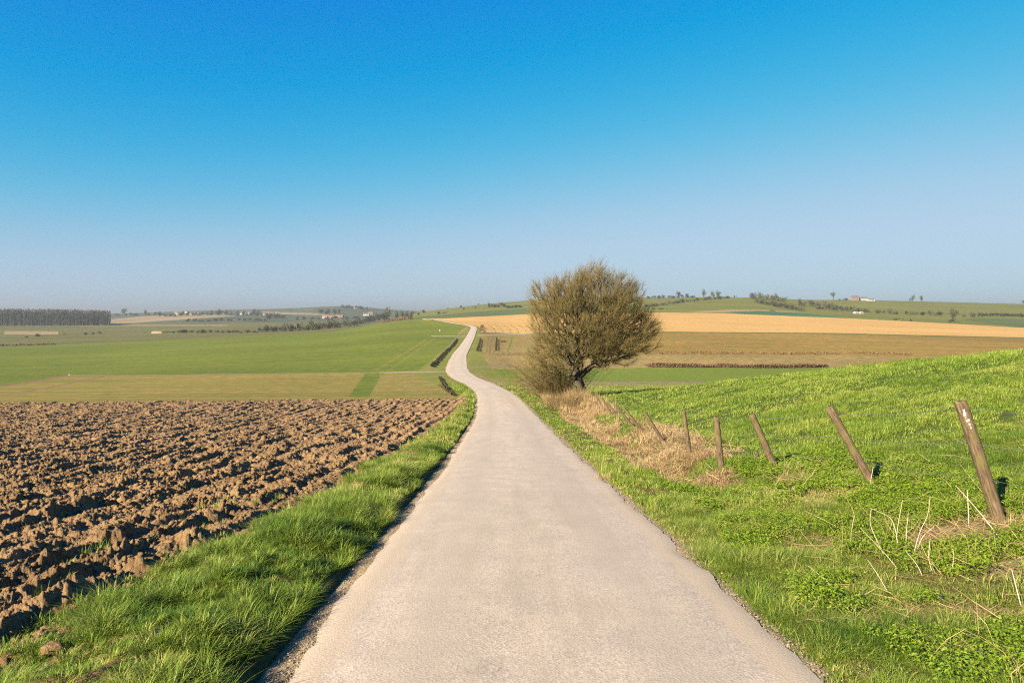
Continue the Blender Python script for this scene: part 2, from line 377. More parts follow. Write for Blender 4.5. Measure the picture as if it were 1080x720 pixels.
# verges along the road, tracks and lines across the fields
vw = np.interp(cy, [0, 60, 100, 200, 300, 400, 560], [4, 4, 6.0, 4.6, 3.6, 3.0, 2.5])
cl[(dr < vw) & (cy > 75) & (cy < 560)] = ID['grass_verge']; cl[(dr < vw) & (cy > 62) & (cy <= 75)] = ID['verge_ground']
cl[(left) & (cr > 392.5) & (cr < 420) & (cp > bl([(460, 392), (480, 418)]) * 0 + 463 + (cr - 393) * .62)] = ID['grass_verge']
cl[inpoly([(386, 392.6), (404, 392.4), (389, 418.5), (367, 418.5)])] = ID['crop_field']
for a, b, wd in (((397, 390), (450, 358), .55), ((411, 390), (458, 357), .45), ((402, 393), (396, 417), .55), ((418, 393), (417, 417), .5), ((435, 393), (440, 417), .9), ((447, 393), (455, 417), .7), ((426, 393), (428, 417), .6)):
    cl[near_line([a, b], wd) & left & (cl == ID['crop_field'])] = ID['stubble_field']
    cl[near_line([a, b], wd) & left & (cl == ID['stubble_field']) & (cr > 393)] = ID['dry_field_edge']
cl[near_line([(0, 407.6), (40, 401.7), (73, 395.8)], 1.15)] = ID['soil_track']
cl[near_line([(-60, 424), (0, 417.4), (60, 407), (112, 396.2)], .85)] = ID['soil_track']
cl[near_line([(73, 395.5), (140, 395.7), (270, 394.2), (400, 392.8), (462, 391.2)], .6)] = ID['dry_field_edge']
cl[near_line([(400, 392.6), (478, 391.6)], .5)] = ID['field_track']
cl[near_line([(455, 354.4), (492, 354.6)], .5) & (cy < 330)] = ID['field_track']
cl[near_line([(503, 353.6), (535, 352.4), (575, 351.3)], .6)] = ID['field_track']
cl[near_line([(452, 389), (482, 357)], 1.9) & left] = ID['dry_field_edge']
cl[near_line([(484, 352), (492, 345.5)], 1.5) & left] = ID['dry_field_edge']
cl[near_line([(520, 373.6), (575, 374.4)], .7)] = ID['soil_track']
cl[near_line([(497, 388), (530, 385), (560, 388.3)], 1.3)] = ID['bare_soil_strip']
cl[near_line([(503, 395), (515, 402), (545, 408)], 2.0) & (cy > 62)] = ID['bare_soil_strip']
for x0, x1, k_ in ((516, 513, 'grass_verge'), (520, 516, 'soil_track'), (528, 521, 'grass_verge'), (541, 536, 'green_field_strip'), (556, 561, 'dry_field_edge')):
    cl[near_line([(x0, 354), (x1, 371)], .8) & ~left] = ID[k_]
for q in range(6):     # curved furrow lines in the golden field beside the road
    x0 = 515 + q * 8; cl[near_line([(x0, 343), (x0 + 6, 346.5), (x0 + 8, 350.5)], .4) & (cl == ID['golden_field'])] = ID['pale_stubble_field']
cl[(cy < 62) & ((cx > -3.4) & (cx < 5.0) | (cl == ID['stubble_field']) & (cr > B3 + 6))] = ID['verge_ground']
cl[(cy < 62) & (cx >= -3.4) & (cx < -1.2) & (cl != ID['verge_ground'])] = ID['verge_ground']

cl[(cy < 13) & (cx > 2.5) & (cx < 10) & litter(cx, cy)] = ID['dry_field_edge']
MG = {}
MG['verge_ground'] = field_mat('verge_ground', (.075, .085, .022), (.14, .12, .045), (.22, .17, .08), 2.5, (1, 1, 1), fine=22, bump=1., bd=.04)
MG['grass_verge'] = field_mat('far_verge', (.10, .145, .022), (.15, .18, .035), (.19, .17, .06), .08, (1, 1, 1), fine=1.2, bump=.5)
MG['meadow'] = field_mat('meadow_ground', (.075, .12, .02), (.11, .165, .025), (.10, .12, .03), .3, (1, 1, 1), fine=3, bump=.6, bd=.08)
MG['valley_grassland'] = field_mat('valley_grass', (.135, .165, .05), (.19, .195, .075), (.16, .17, .06), .006, (.25, 1, 1), fine=.05)
MG['crop_field'] = field_mat('crop', (.115, .152, .018), (.168, .178, .032), (.20, .185, .05), .085, (.09, 1, 1), .06, fine=.45, bump=.7, bd=.3, lo=.36, hi=.64)
MG['stubble_field'] = field_mat('stubble', (.155, .165, .042), (.285, .225, .085), (.175, .17, .04), .30, (.10, 1, 1), .03, fine=.8, bump=.6, bd=.2, pat=.4, lo=.38, hi=.62)
MG['hill_pasture'] = field_mat('hill_pasture', (.135, .165, .045), (.195, .21, .05), (.165, .18, .05), .012, (.3, 1, 1), fine=.1)
MG['golden_field'] = field_mat('golden_stubble', (.54, .33, .125), (.60, .37, .145), (.48, .29, .10), .02, (.1, 1, 1), fine=.8, bump=.7, bd=.4, pat=.25)
MG['olive_stubble_field'] = field_mat('olive_stubble', (.28, .20, .07), (.34, .235, .085), (.20, .185, .05), .09, (.08, 1, 1), fine=.45, bump=.9, bd=.5, lo=.4, hi=.6)
MG['green_field_strip'] = field_mat('green_strip', (.12, .175, .025), (.15, .20, .035), (.18, .185, .05), .05, (.3, 1, 1), fine=1.2, bump=.8, bd=.25)
MG['bare_soil_strip'] = field_mat('bare_soil', (.27, .185, .095), (.34, .24, .13), (.17, .15, .05), .3, (.5, 1, 1), fine=1.6, bump=.5)
MG['emerald_field'] = field_mat('emerald_crop', (.05, .135, .05), (.07, .155, .055), None, .02)
MG['far_hills'] = field_mat('far_hills', (.085, .10, .055), (.15, .15, .075), (.06, .075, .045), .01, (.3, 1, 1), fine=.03)
MG['ochre_hill_field'] = field_mat('ochre_hill', (.30, .21, .11), (.35, .255, .13), None, .01)
MG['dry_field_edge'] = field_mat('dry_edge', (.33, .25, .115), (.26, .21, .08), (.17, .15, .05), .5, (1, 1, 1), fine=26, bump=1., bd=.03)
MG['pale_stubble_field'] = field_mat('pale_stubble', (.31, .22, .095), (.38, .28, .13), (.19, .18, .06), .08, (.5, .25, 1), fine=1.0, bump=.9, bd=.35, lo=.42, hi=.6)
MG['dark_crop_field'] = field_mat('dark_crop', (.085, .115, .03), (.12, .14, .04), None, .03, (.2, 1, 1))
MG['field_track'] = field_mat('track', (.40, .33, .24), (.32, .26, .18), None, .5)
MG['soil_track'] = field_mat('soil_track', (.26, .165, .085), (.20, .125, .06), None, .5)
for k, n in enumerate(CL):
    sel = Q[cl == k]
    if not len(sel): continue
    u, inv = np.unique(sel, return_inverse=True)
    mesh_np(n, V[u], [inv.reshape(-1, 4)], MG[n], smooth=True, kind='structure')
# ground beside and behind the camera
gx = np.arange(-66, 66.1, .33); gy = np.arange(-32, 12, .33); A, B = np.meshgrid(gx, gy, indexing='ij')
hz = H(A, B) - .05 - .22 * ss(B - np.abs(A) / 1.6, -1.5, 2.0)
mesh_np('field_ground', np.stack([A, B, hz], -1).reshape(-1, 3), [quads(len(gx), len(gy))], MG['verge_ground'], True, kind='structure')

# ------------------------------------------------------------------ the road
def road_mat():
    m, t = nmat('worn_asphalt'); g = G(t)
    u = g.attr('across'); p = g.pos()
    fine = g.n('ShaderNodeTexVoronoi'); fine.inputs['Scale'].default_value = 62; g.l(p, fine.inputs['Vector'])
    fine2 = g.noise(p, 38, 4, .7); med = g.noise(p, 2.2, 5, .6); big = g.noise(g.pos((1, .2, 1)), .8, 4, .55, .4)
    base = g.mix(g.ramp(big, [(.3, 0.), (.7, 1.)]), (.335, .268, .190), (.40, .322, .236))
    base = g.mix(g.ramp(med, [(.35, .55), (.7, 0.)]), base, (.255, .205, .156))
    # stones of the chippings, each its own tone
    sp = g.ramp(fine.outputs['Color'], [(.0, .26), (.5, .5), (1., .70)])
    base = g.mix(.55, base, sp, 'OVERLAY')
    base = g.mix(g.ramp(fine2, [(.62, 0.), (.75, .45)]), base, (.45, .39, .32))
    base = g.mix(g.ramp(fine2, [(.26, .6), (.36, 0.)]), base, (.12, .095, .075))
    st_ = g.noise(g.pos((1, .07, 1)), 4, 5, .65); base = g.mix(g.ramp(st_, [(.48, 0.), (.66, .6)]), base, (.27, .215, .15))
    blt = g.noise(g.pos((1, .5, 1)), 1.1, 5, .7, .6); base = g.mix(g.ramp(blt, [(.60, 0.), (.70, .45)]), base, (.245, .195, .14))
    # wheel tracks polished darker, pale edge and middle
    aw = g.math('ABSOLUTE', g.math('SUBTRACT', g.math('ABSOLUTE', u), .50))
    tr = g.ramp(aw, [(0., 1.), (.26, 0.)])
    base = g.mix(g.math('MULTIPLY', tr, g.ramp(g.noise(g.pos((1, .15, 1)), 1.0, 3), [(.3, .4), (.7, .9)])), base, (.285, .228, .165))
    ed = g.ramp(g.math('ADD', g.math('ABSOLUTE', u), g.math('MULTIPLY', g.noise(p, 4, 5, .7), .30)), [(.98, 0.), (1.12, .7)])
    base = g.mix(ed, base, (.34, .262, .172))
    # a few hairline cracks
    wv = g.n('ShaderNodeTexVoronoi'); wv.feature = 'DISTANCE_TO_EDGE'; wv.inputs['Scale'].default_value = .42
    mp = g.n('ShaderNodeMapping'); ns = g.n('ShaderNodeTexNoise'); ns.inputs['Scale'].default_value = 2.5; ns.inputs['Detail'].default_value = 5
    g.l(g.pos((1, .45, 1)), mp.inputs[0]); g.l(p, ns.inputs['Vector'])
    vm = g.n('ShaderNodeVectorMath', operation='MULTIPLY_ADD'); g.l(ns.outputs['Color'], vm.inputs[0]); vm.inputs[1].default_value = (.7, .7, 0); g.l(mp.outputs[0], vm.inputs[2]); g.l(vm.outputs[0], wv.inputs['Vector'])
    ck = g.math('MULTIPLY', g.ramp(wv.outputs['Distance'], [(.0, 1.), (.006, 0.)]), g.ramp(g.noise(p, .45, 2), [(.57, 0.), (.66, .7)]))
    base = g.mix(ck, base, (.10, .08, .06))
    hgt = g.math('ADD', g.math('MULTIPLY', fine.outputs['Distance'], .6), fine2)
    g.out(base, .85, g.bump(hgt, .3, .01), .25); return m
nu = 41
rs = np.concatenate([np.arange(-35, 60, .12), np.arange(60, 400, .8), np.arange(400, 545, 2.)])
rx = road_x(rs); tx = np.gradient(rx, rs); ln = np.hypot(tx, 1); nx = 1 / ln; ny = -tx / ln
hw = np.interp(rs, [0, 60, 100, 300, 560], [1.53, 1.55, 1.7, 1.55, 1.2])
uu = np.linspace(-1, 1, nu)
eL = .075 * fbm(rs * 1.3, rs * 0, 4, 5) + .03 * fbm(rs * 6, rs * 0, 3, 8); eR = .09 * fbm(rs * 1.3, rs * 0 + 9, 4, 6) + .03 * fbm(rs * 6, rs * 0 + 5, 3, 9)
off = uu[None, :] * hw[:, None] + np.where(uu < 0, -1, 1)[None, :] * (np.abs(uu) ** 6)[None, :] * np.where(uu[None, :] < 0, eL[:, None], eR[:, None])
rX = rx[:, None] + off * nx[:, None]; rY = rs[:, None] + off * ny[:, None]
lift = np.interp(rs, [0, 60, 150, 540], [.0, .02, .07, .12])
rZ = road_z(rs)[:, None] + lift[:, None] + .035 * (1 - uu[None, :] ** 2) + .006 * fbm(rX * .7, rY * .7, 3, 12) - .012 * (np.abs(uu)[None, :] > .999)
rZ = np.where(rs[:, None] > 62, np.maximum(rZ, H(rX, rY) + lift[:, None]), rZ)
M_ROAD = road_mat()
mesh_np('road', np.stack([rX, rY, rZ], -1).reshape(-1, 3), [quads(len(rs), nu)[:, ::-1]], M_ROAD, True,
        attrs={'across': np.tile(uu, len(rs))}, kind='structure')
# crumbly shoulder of dry soil and grit on both sides
sm, t = nmat('dry_shoulder'); g = G(t); a = g.noise(g.pos(), 9, 5, .7); b = g.noise(g.pos(), 45, 3, .7)
g.out(g.mix(g.ramp(b, [(.4, 0.), (.65, .8)]), g.ramp(a, [(.3, (.10, .068, .035)), (.5, (.22, .155, .085)), (.7, (.34, .25, .14))]), (.38, .29, .17)), .95, g.bump(g.math('ADD', a, b), .9, .03), .1)
for sgn in (-1, 1):
    ks = (rs > -30) & (rs < 140); s = rs[ks]; o_ = np.linspace(0, 1, 9)
    wd = .20 + .08 * fbm(s * .8, s * 0 + sgn, 3, 21)
    oo = sgn * (hw[ks][:, None] - .26 + (wd[:, None] + .26) * o_[None, :])
    sx = rx[ks][:, None] + oo * nx[ks][:, None]; sy = s[:, None] + oo * ny[ks][:, None]
    lf = lift[ks][:, None]
    sz = road_z(s)[:, None] + lf * .6 + (-.006 - .012 * (o_[None, :] < .4) - .045 * o_[None, :]) + .022 * (.5 + fbm(sx * 9, sy * 9, 4, 33)) * np.sin(o_[None, :] * math.pi) ** .5
    q = quads(len(s), 9); q = q[:, ::-1] if sgn > 0 else q
    mesh_np('road_shoulder', np.stack([sx, sy, sz], -1).reshape(-1, 3), [q], sm, True, kind='structure')

# ------------------------------------------------------------------ ploughed field
def soil_mat():
    m, t = nmat('ploughed_soil'); g = G(t); p = g.pos()
    a = g.noise(p, 1.3, 5, .6); b = g.noise(p, 14, 6, .7); c = g.noise(p, .12, 3)
    col = g.ramp(a, [(.3, (.115, .064, .024)), (.55, (.19, .112, .045)), (.75, (.27, .168, .075))])
    col = g.mix(g.ramp(b, [(.42, 0.), (.68, .6)]), col, (.31, .205, .11))
    col = g.mix(g.ramp(c, [(.45, 0.), (.65, .35)]), col, (.25, .15, .07))
    g.out(col, .9, g.bump(g.math('ADD', b, g.math('MULTIPLY', g.noise(p, 55, 4, .7), .5)), 1., .05), .1); return m
M_SOIL = soil_mat()
def plough_edge(y): return -2.88 + .16 * fbm(np.asarray(y) * .8, np.asarray(y) * 0, 3, 14) - .25 * ss(y, 30, 50)
def plough_end(x): return 49.5 + (x + 3.5) * .145 + .25 * fbm(x * .5, x * 0, 2, 3)
def plough_h(x, y):
    warp = .35 * fbm(x * .5, y * .22, 3, 50) + .10 * fbm(x * 2, y * 1.2, 2, 51)
    f = (x + warp + 200) / .46; fr = f - np.floor(f); fid = np.floor(f)
    saw = np.where(fr < .68, fr / .68, (1 - fr) / .32)
    brk = ss(fbm(y * .9 + fid * 7.3, fid * 3.1, 3, 52), -.45, .35)
    h = .11 * saw ** 1.2 * (.25 + .75 * brk)
    wx = x + .06 * fbm(x * 5, y * 5, 2, 61); wy = y + .08 * fbm(x * 5, y * 5, 2, 62)
    wx = wx + .022 * fbm(x * 11, y * 11, 2, 63); wy = wy + .022 * fbm(x * 13, y * 13, 2, 64)
    f1, f2, cid = worley(wx * 2.7, wy * 1.7, 70); h = h + .066 * np.clip((f2 - f1) * 2.2, 0, 1) ** .6 * ss(cid, .2, 1.)
    f1, f2, c3 = worley(x * 15 + wx, y * 12, 72); h = h + .026 * np.clip((f2 - f1) * 1.8, 0, 1) * c3
    f1, f2, cid2 = worley(wx * 7.5, wy * 5.6, 71); h = h + .038 * np.clip((f2 - f1) * 2, 0, 1) ** .6 * (.1 + cid2)
    rg = 1 - np.abs(fbm(x * 4.2 + 2 * fbm(x * 2, y * 2, 2, 66), y * 2.9, 5, 53, .62)) * 2.2
    h = h + .055 * rg + .06 * fbm(x * .9, y * .7, 3, 54) + .020 * fbm(x * 19, y * 17, 4, 55, .65)
    return h
pcs = np.concatenate([np.linspace(-1500, -90, 70), np.arange(-86, 512, .85)])
pys = np.exp(np.arange(math.log(2.3), math.log(51.5), .0036))
P_, Y_ = np.meshgrid(pcs, pys, indexing='ij'); X_ = (P_ - CX) / FPX * Y_
ed = plough_edge(Y_) - X_; en = plough_end(X_) - Y_
m_ = np.minimum(ss(ed, -.12, .55) * .8 + .2 * ss(ed, -.9, -.1), ss(en, -.1, .8))
hh = plough_h(X_, Y_)
Z_ = H(X_, Y_) + .012 - .13 * (1 - ss(ed, -.85, -.55)) + m_ * (-.03 + hh * 1.0)
q = quads(len(pcs), len(pys)); okv = ((ed > -.85) & (en > -.3)).reshape(-1); q = q[okv[q].all(1)]
u_, inv = np.unique(q, return_inverse=True)
mesh_np('ploughed_field', np.stack([X_, Y_, Z_], -1).reshape(-1, 3)[u_], [inv.reshape(-1, 4)], M_SOIL, True, kind='structure')
# loose clods lying on it
def ico(sub):
    import bmesh
    bm = bmesh.new(); bmesh.ops.create_icosphere(bm, subdivisions=sub, radius=1); v = np.array([x.co[:] for x in bm.verts]); f = np.array([[q.index for q in p.verts] for p in bm.faces]); bm.free(); return v, f
def clods(n, ylo, yhi, rlo, rhi, sub, region, flat=.7):
    bv, bf = ico(sub); y = np.exp(rng.uniform(math.log(ylo), math.log(yhi), n)); x, ok, hz_ = region(y)
    x = x[ok]; y = y[ok]; hz_ = hz_[ok]; n = len(x)
    r = rlo * (rhi / rlo) ** (rng.random(n) ** 2)
    s = r[:, None] * rng.uniform(.6, 1.3, (n, 3)); s[:, 2] *= flat
    VV = bv[None] * (1 + .0 * bv[None, :, :1]) * s[:, None]
    ph = rng.uniform(0, 6, (n, 1)); k = rng.uniform(1.5, 3, (n, 3))
    dsp = 1 + .32 * np.sin(bv[None, :, 0] * k[:, None, 0] * 2 + ph) * np.cos(bv[None, :, 1] * k[:, None, 1] * 2 + ph * 2) + .22 * (rng.random((n, len(bv))) - .5)
    VV = VV * dsp[..., None]
    a = rng.uniform(0, 6.28, n); ca, sa = np.cos(a)[:, None], np.sin(a)[:, None]
    VX = VV[..., 0] * ca - VV[..., 1] * sa + x[:, None]; VY = VV[..., 0] * sa + VV[..., 1] * ca + y[:, None]; VZ = VV[..., 2] + hz_[:, None] + .12 * r[:, None]
    F = (bf[None] + (np.arange(n) * len(bv))[:, None, None]).reshape(-1, 3)
    return np.stack([VX, VY, VZ], -1).reshape(-1, 3), F
def reg_plough(y):
    px = rng.uniform(-60, 505, len(y)); x = (px - CX) / FPX * y
    ok = (x < plough_edge(y) + .3) & (y < plough_end(x) - .1)
    return x, ok, H(x, y) - .015 + plough_h(x, y) * (.2 + .8 * ss(plough_edge(y) - x, -.12, .55))
v1, f1_ = clods(2600, 3.3, 14, .008, .04, 2, reg_plough); v2, f2_ = clods(7000, 9, 49, .02, .065, 1, reg_plough)
mesh_np('soil_clods', np.concatenate([v1, v2]), [np.concatenate([f1_, f2_ + len(v1)])], M_SOIL, True, kind='stuff', label='loose lumps of brown soil lying over the ploughed field', cat='soil')

# ------------------------------------------------------------------ grass
def blades(P, h, wd, az, lean, levels, tw=None):
    n = len(P); tw = rng.uniform(-.6, .6, n) if tw is None else tw
    dx, dy = np.cos(az), np.sin(az); fx, fy = np.cos(az + math.pi / 2 + tw), np.sin(az + math.pi / 2 + tw)
    V = []; 
    for t in levels[:-1]:
        o = h * lean * t * t; zz = h * t * (1 - .38 * lean * t); wv = wd * (1 - t * .75) * .5
        for s in (-1, 1):
            V.append(np.stack([P[:, 0] + dx * o + s * fx * wv, P[:, 1] + dy * o + s * fy * wv, P[:, 2] + zz], 1))
    o = h * lean; zz = h * (1 - .38 * lean)
    V.append(np.stack([P[:, 0] + dx * o, P[:, 1] + dy * o, P[:, 2] + zz], 1))
    k = len(V); VV = np.stack(V, 1).reshape(-1, 3); b = np.arange(n) * k
    qs = [np.stack([b + 2 * i, b + 2 * i + 1, b + 2 * i + 3, b + 2 * i + 2], 1) for i in range(len(levels) - 2)]
    tr = np.stack([b + k - 3, b + k - 2, b + k - 1], 1)
    return VV, qs, tr, k
class Stuff:
    def __init__(s): s.V = []; s.Q = []; s.T = []; s.A = []; s.n = 0
    def add(s, V, Qs, T, A):
        s.V.append(V); s.Q += [q + s.n for q in Qs if len(q)]
        if T is not None and len(T): s.T.append(T + s.n)
        s.A.append(A); s.n += len(V)
    def grass(s, P, h, wd, az, lean, lv, rnd):
        V, Qs, T, k = blades(P, h, wd, az, lean, lv); s.add(V, Qs, T, np.repeat(rnd, k))
    def build(s, name, mat, label, cat, kind='stuff'):
        pol = ([np.concatenate(s.Q)] if s.Q else []) + ([np.concatenate(s.T)] if s.T else [])
        return mesh_np(name, np.concatenate(s.V), pol, mat, False, attrs={'rnd': np.concatenate(s.A)}, kind=kind, label=label, cat=cat)
LV3 = (0, .4, .75, 1); LV2 = (0, .5, 1); LV1 = (0, 1)
def scatter(n, x0, x1, y0, y1, keep):
    x = rng.uniform(x0, x1, n); y = rng.uniform(y0, y1, n); k = keep(x, y); return x[k], y[k]
def tufts(st, nt, x0, x1, y0, y1, keep, nb, h, wd, spread, lv, hvar=.35, zoff=0, dens=None, lean=(.15, .95), rb=(0, 1)):
    x, y = scatter(nt, x0, x1, y0, y1, keep); n = len(x)
    if not n: return
    hs_ = h * rng.uniform(1 - hvar, 1 + hvar, n) * (.75 + .5 * (fbm(x * .8, y * .8, 2, 90) + .5)); tr_ = np.where(rng.random(n) < .12, 1.3, rng.random(n)); hs_ = hs_ * (.5 + .85 * ss(fbm(x * 2.2, y * 2.0, 2, 95), -.45, .45))
    az0 = rng.uniform(0, 6.28, n)
    X = np.repeat(x, nb); Y = np.repeat(y, nb); m = len(X); a = rng.uniform(0, 6.28, m); r = spread * np.sqrt(rng.random(m))
    X = X + r * np.cos(a); Y = Y + r * np.sin(a)
    hb = np.repeat(hs_, nb) * rng.uniform(.45, 1.1, m)
    az = a + rng.uniform(-.7, .7, m)
    ln_ = rng.uniform(lean[0], lean[1], m)
    rnd = rb[0] + (rb[1] - rb[0]) * np.clip(np.repeat(tr_ + .9 * fbm(x * .55, y * .4, 3, 97), nb) * .6 + rng.random(m) * .4, 0, 1)
    k = keep(X, Y); X, Y, hb, az, ln_, rnd = X[k], Y[k], hb[k], az[k], ln_[k], rnd[k]
    P = np.stack([X, Y, H(X, Y) - .01 + zoff], 1)
    st.grass(P, hb, wd * rng.uniform(.6, 1.3, len(X)), az, ln_, lv, rnd)
GR = [(0., (.04, .075, .006)), (.3, (.085, .142, .010)), (.52, (.15, .205, .018)), (.76, (.24, .26, .04)), (1., (.50, .40, .17))]
M_VERGE = leaf_mat('verge_grass', GR, .35, .3, .5, .8)
M_MEAD = leaf_mat('meadow_grass', [(0., (.05, .095, .006)), (.35, (.115, .175, .012)), (.6, (.18, .235, .024)), (.85, (.29, .295, .055)), (1., (.44, .36, .14))], .35, .45, .55, .35)
M_DRY = leaf_mat('dry_grass', [(0., (.15, .085, .03)), (.35, (.32, .20, .085)), (.7, (.48, .32, .155)), (1., (.62, .46, .26))], .25, .3, .8, 1.2)
M_LEAF = leaf_mat('weed_leaf', [(0., (.055, .105, .008)), (.4, (.11, .17, .010)), (.7, (.17, .225, .014)), (1., (.26, .28, .03))], .3, .35, .45, .8)
def lastrip(x, y):
    d = x - road_x(y)
    return (d < -1.76 + .12 * fbm(x * 2, y * 1.5, 2, 201)) & (x > plough_edge(y) - .14 - .6 * (1 - ss(y, 3.8, 6.0)) + .14 * fbm(x * 3, y * 2.5, 2, 202) - 1.2 * ss(y, 48, 55))
st = Stuff()
tufts(st, 2900, -3.6, -1.2, 2.2, 9, lastrip, 46, .145, .0066, .06, LV3, lean=(.3, 1.3))
tufts(st, 1300, -3.6, -1.2, 2.2, 9, lastrip, 14, .08, .006, .06, LV3, lean=(.3, 1.5))
tufts(st, 2900, -3.6, -1.2, 9, 18, lastrip, 34, .155, .0085, .08, LV3, lean=(.3, 1.3))
tufts(st, 1500, -3.6, -1.2, 9, 18, lastrip, 10, .08, .009, .09, LV2)
tufts(st, 3800, -3.8, -1.2, 18, 38, lastrip, 11, .17, .017, .09, LV2)
tufts(st, 3600, -7.5, -1.4, 38, 75, lambda x, y: (x - road_x(y) < -1.7) & (x > -3.2 - 4 * ss(y, 45, 80)), 9, .2, .032, .12, LV2)
tufts(st, 900, -3.75, -2.2, 3, 7.5, lastrip, 40, .13, .0064, .06, LV3, lean=(.3, 1.3), zoff=.04)
# odd blades straggling on to the soil
tufts(st, 120, -4.3, -2.9, 2.6, 10, lambda x, y: (x > -3.9 + .8 * fbm(x * 2, y * 2, 2, 5)) | (vn(x * 9, y * 9, 4) > .5), 16, .12, .006, .05, LV3, zoff=.08)
st.build('verge_grass', M_VERGE, 'thick tufted green grass on the verge between ploughed soil and road', 'grass')
def green_gap(x, y):     # where the dry bank is broken by green
    return fbm(x * .45 + 3, y * .16, 3, 303) > .02
def is_dry(x, y): return (x > 2.75 + .55 * fbm(y * .6, x * .8, 3, 301)) & (fbm(x * 2.2, y * 1.1, 3, 307) < .27 + .3 * ss(y, 25, 45)) & (x < 5.35) & (y > 11.2 + .9 * fbm(x, y, 2, 11) + 3.4 * ss(x, 3.6, 4.6)) & (y < 62) & ~((y > 13) & (x > 3.9) & green_gap(x, y))
def rverge(x, y):
    d = x - road_x(y); return (d > 1.60 + .10 * fbm(x * 2, y * 1.5, 2, 203)) & (x < 5.2)
st = Stuff()
tufts(st, 2500, 1.5, 3.2, 2.4, 9, lambda x, y: rverge(x, y), 40, .10, .0052, .08, LV3, lean=(.4, 1.7))
tufts(st, 3300, 1.4, 5.0, 9, 18, lambda x, y: rverge(x, y) & ~is_dry(x, y), 16, .10, .009, .07, LV2)
tufts(st, 4200, .8, 5.0, 18, 38, lambda x, y: rverge(x, y) & ~is_dry(x, y), 9, .11, .016, .09, LV2)
tufts(st, 3400, -3.5, 5.0, 38, 75, lambda x, y: rverge(x, y) & ~is_dry(x, y) & (x - road_x(y) < 5.0), 8, .14, .03, .12, LV2)
st.build('roadside_grass', M_VERGE, 'short green grass along the right edge of the road', 'grass')
weedy = lambda x, y: (x > 2.3 + .3 * fbm(x, y, 2, 8)) & (x < y * .82 + 3.2) & ~is_dry(x, y)
st = Stuff()
tufts(st, 23000, 2.0, 14, 2.8, 12.5, lambda x, y: weedy(x, y) & ~litter(x, y) & ((x < 5.4) | (y < 30)), 15, .10, .0055, .08, LV3, lean=(.4, 1.9))
tufts(st, 2600, 2.3, 11, 2.8, 12.5, lambda x, y: weedy(x, y) & litter(x, y), 7, .09, .006, .08, LV3, lean=(.4, 1.7))
st.build('bank_grass', M_VERGE, 'longer green grass among weeds on the near right bank', 'grass')
# leafy weeds: stems with whorls of small leaves
def leaves(st, n, x0, x1, y0, y1, keep, per, size, hgt):
    x, y = scatter(n, x0, x1, y0, y1, keep); n = len(x); pr = rng.random(n)
    X = np.repeat(x, per); Y = np.repeat(y, per); m = len(X); hh_ = np.repeat(hgt * rng.uniform(.4, 1.15, n) * (.7 + .6 * (fbm(x * 1.3, y * 1.3, 2, 61) + .4)), per) * np.sqrt(rng.random(m))
    a = rng.uniform(0, 6.28, m); r = .035 * rng.uniform(.2, 1.3, m); X = X + r * np.cos(a); Y = Y + r * np.sin(a)
    z = H(X, Y) + hh_; s = size * rng.uniform(.6, 1.35, m); tilt = rng.uniform(-.55, .5, m); wdt = s * .55
    d = np.stack([np.cos(a) * np.cos(tilt), np.sin(a) * np.cos(tilt), np.sin(tilt)], 1); sd = np.stack([-np.sin(a), np.cos(a), rng.uniform(-.4, .4, m)], 1)
    C = np.stack([X, Y, z], 1); A_ = C; B_ = C + d * (s * .45)[:, None] + sd * (wdt * .5)[:, None] + [[0, 0, .004]]; D_ = C + d * (s * .45)[:, None] - sd * (wdt * .5)[:, None] + [[0, 0, .004]]; E_ = C + d * s[:, None] - np.array([[0, 0, 1]]) * (s * .15)[:, None]
    VV = np.stack([A_, D_, E_, B_], 1).reshape(-1, 3); b = np.arange(m) * 4
    st.add(VV, [], np.concatenate([np.stack([b, b + 1, b + 2], 1), np.stack([b, b + 2, b + 3], 1)]), np.repeat(np.clip(np.repeat(pr, per) * .5 + rng.random(m) * .5, 0, 1), 4))
st = Stuff()
lw = lambda x, y: weedy(x, y) & ~litter(x, y) & (fbm(x * 1.3, y * 1.5, 4, 505) > -.04 - .25 * ss(x, 3.5, 4.8))
leaves(st, 13500, 2.2, 10.5, 3, 8.5, lw, 17, .026, .14)
leaves(st, 8000, 2.6, 9, 8.5, 13.5, lambda x, y: lw(x, y) & (x < 6.5), 12, .042, .13)
st.build('leafy_weeds', M_LEAF, 'low bright green leafy weeds covering the right bank', 'weeds')
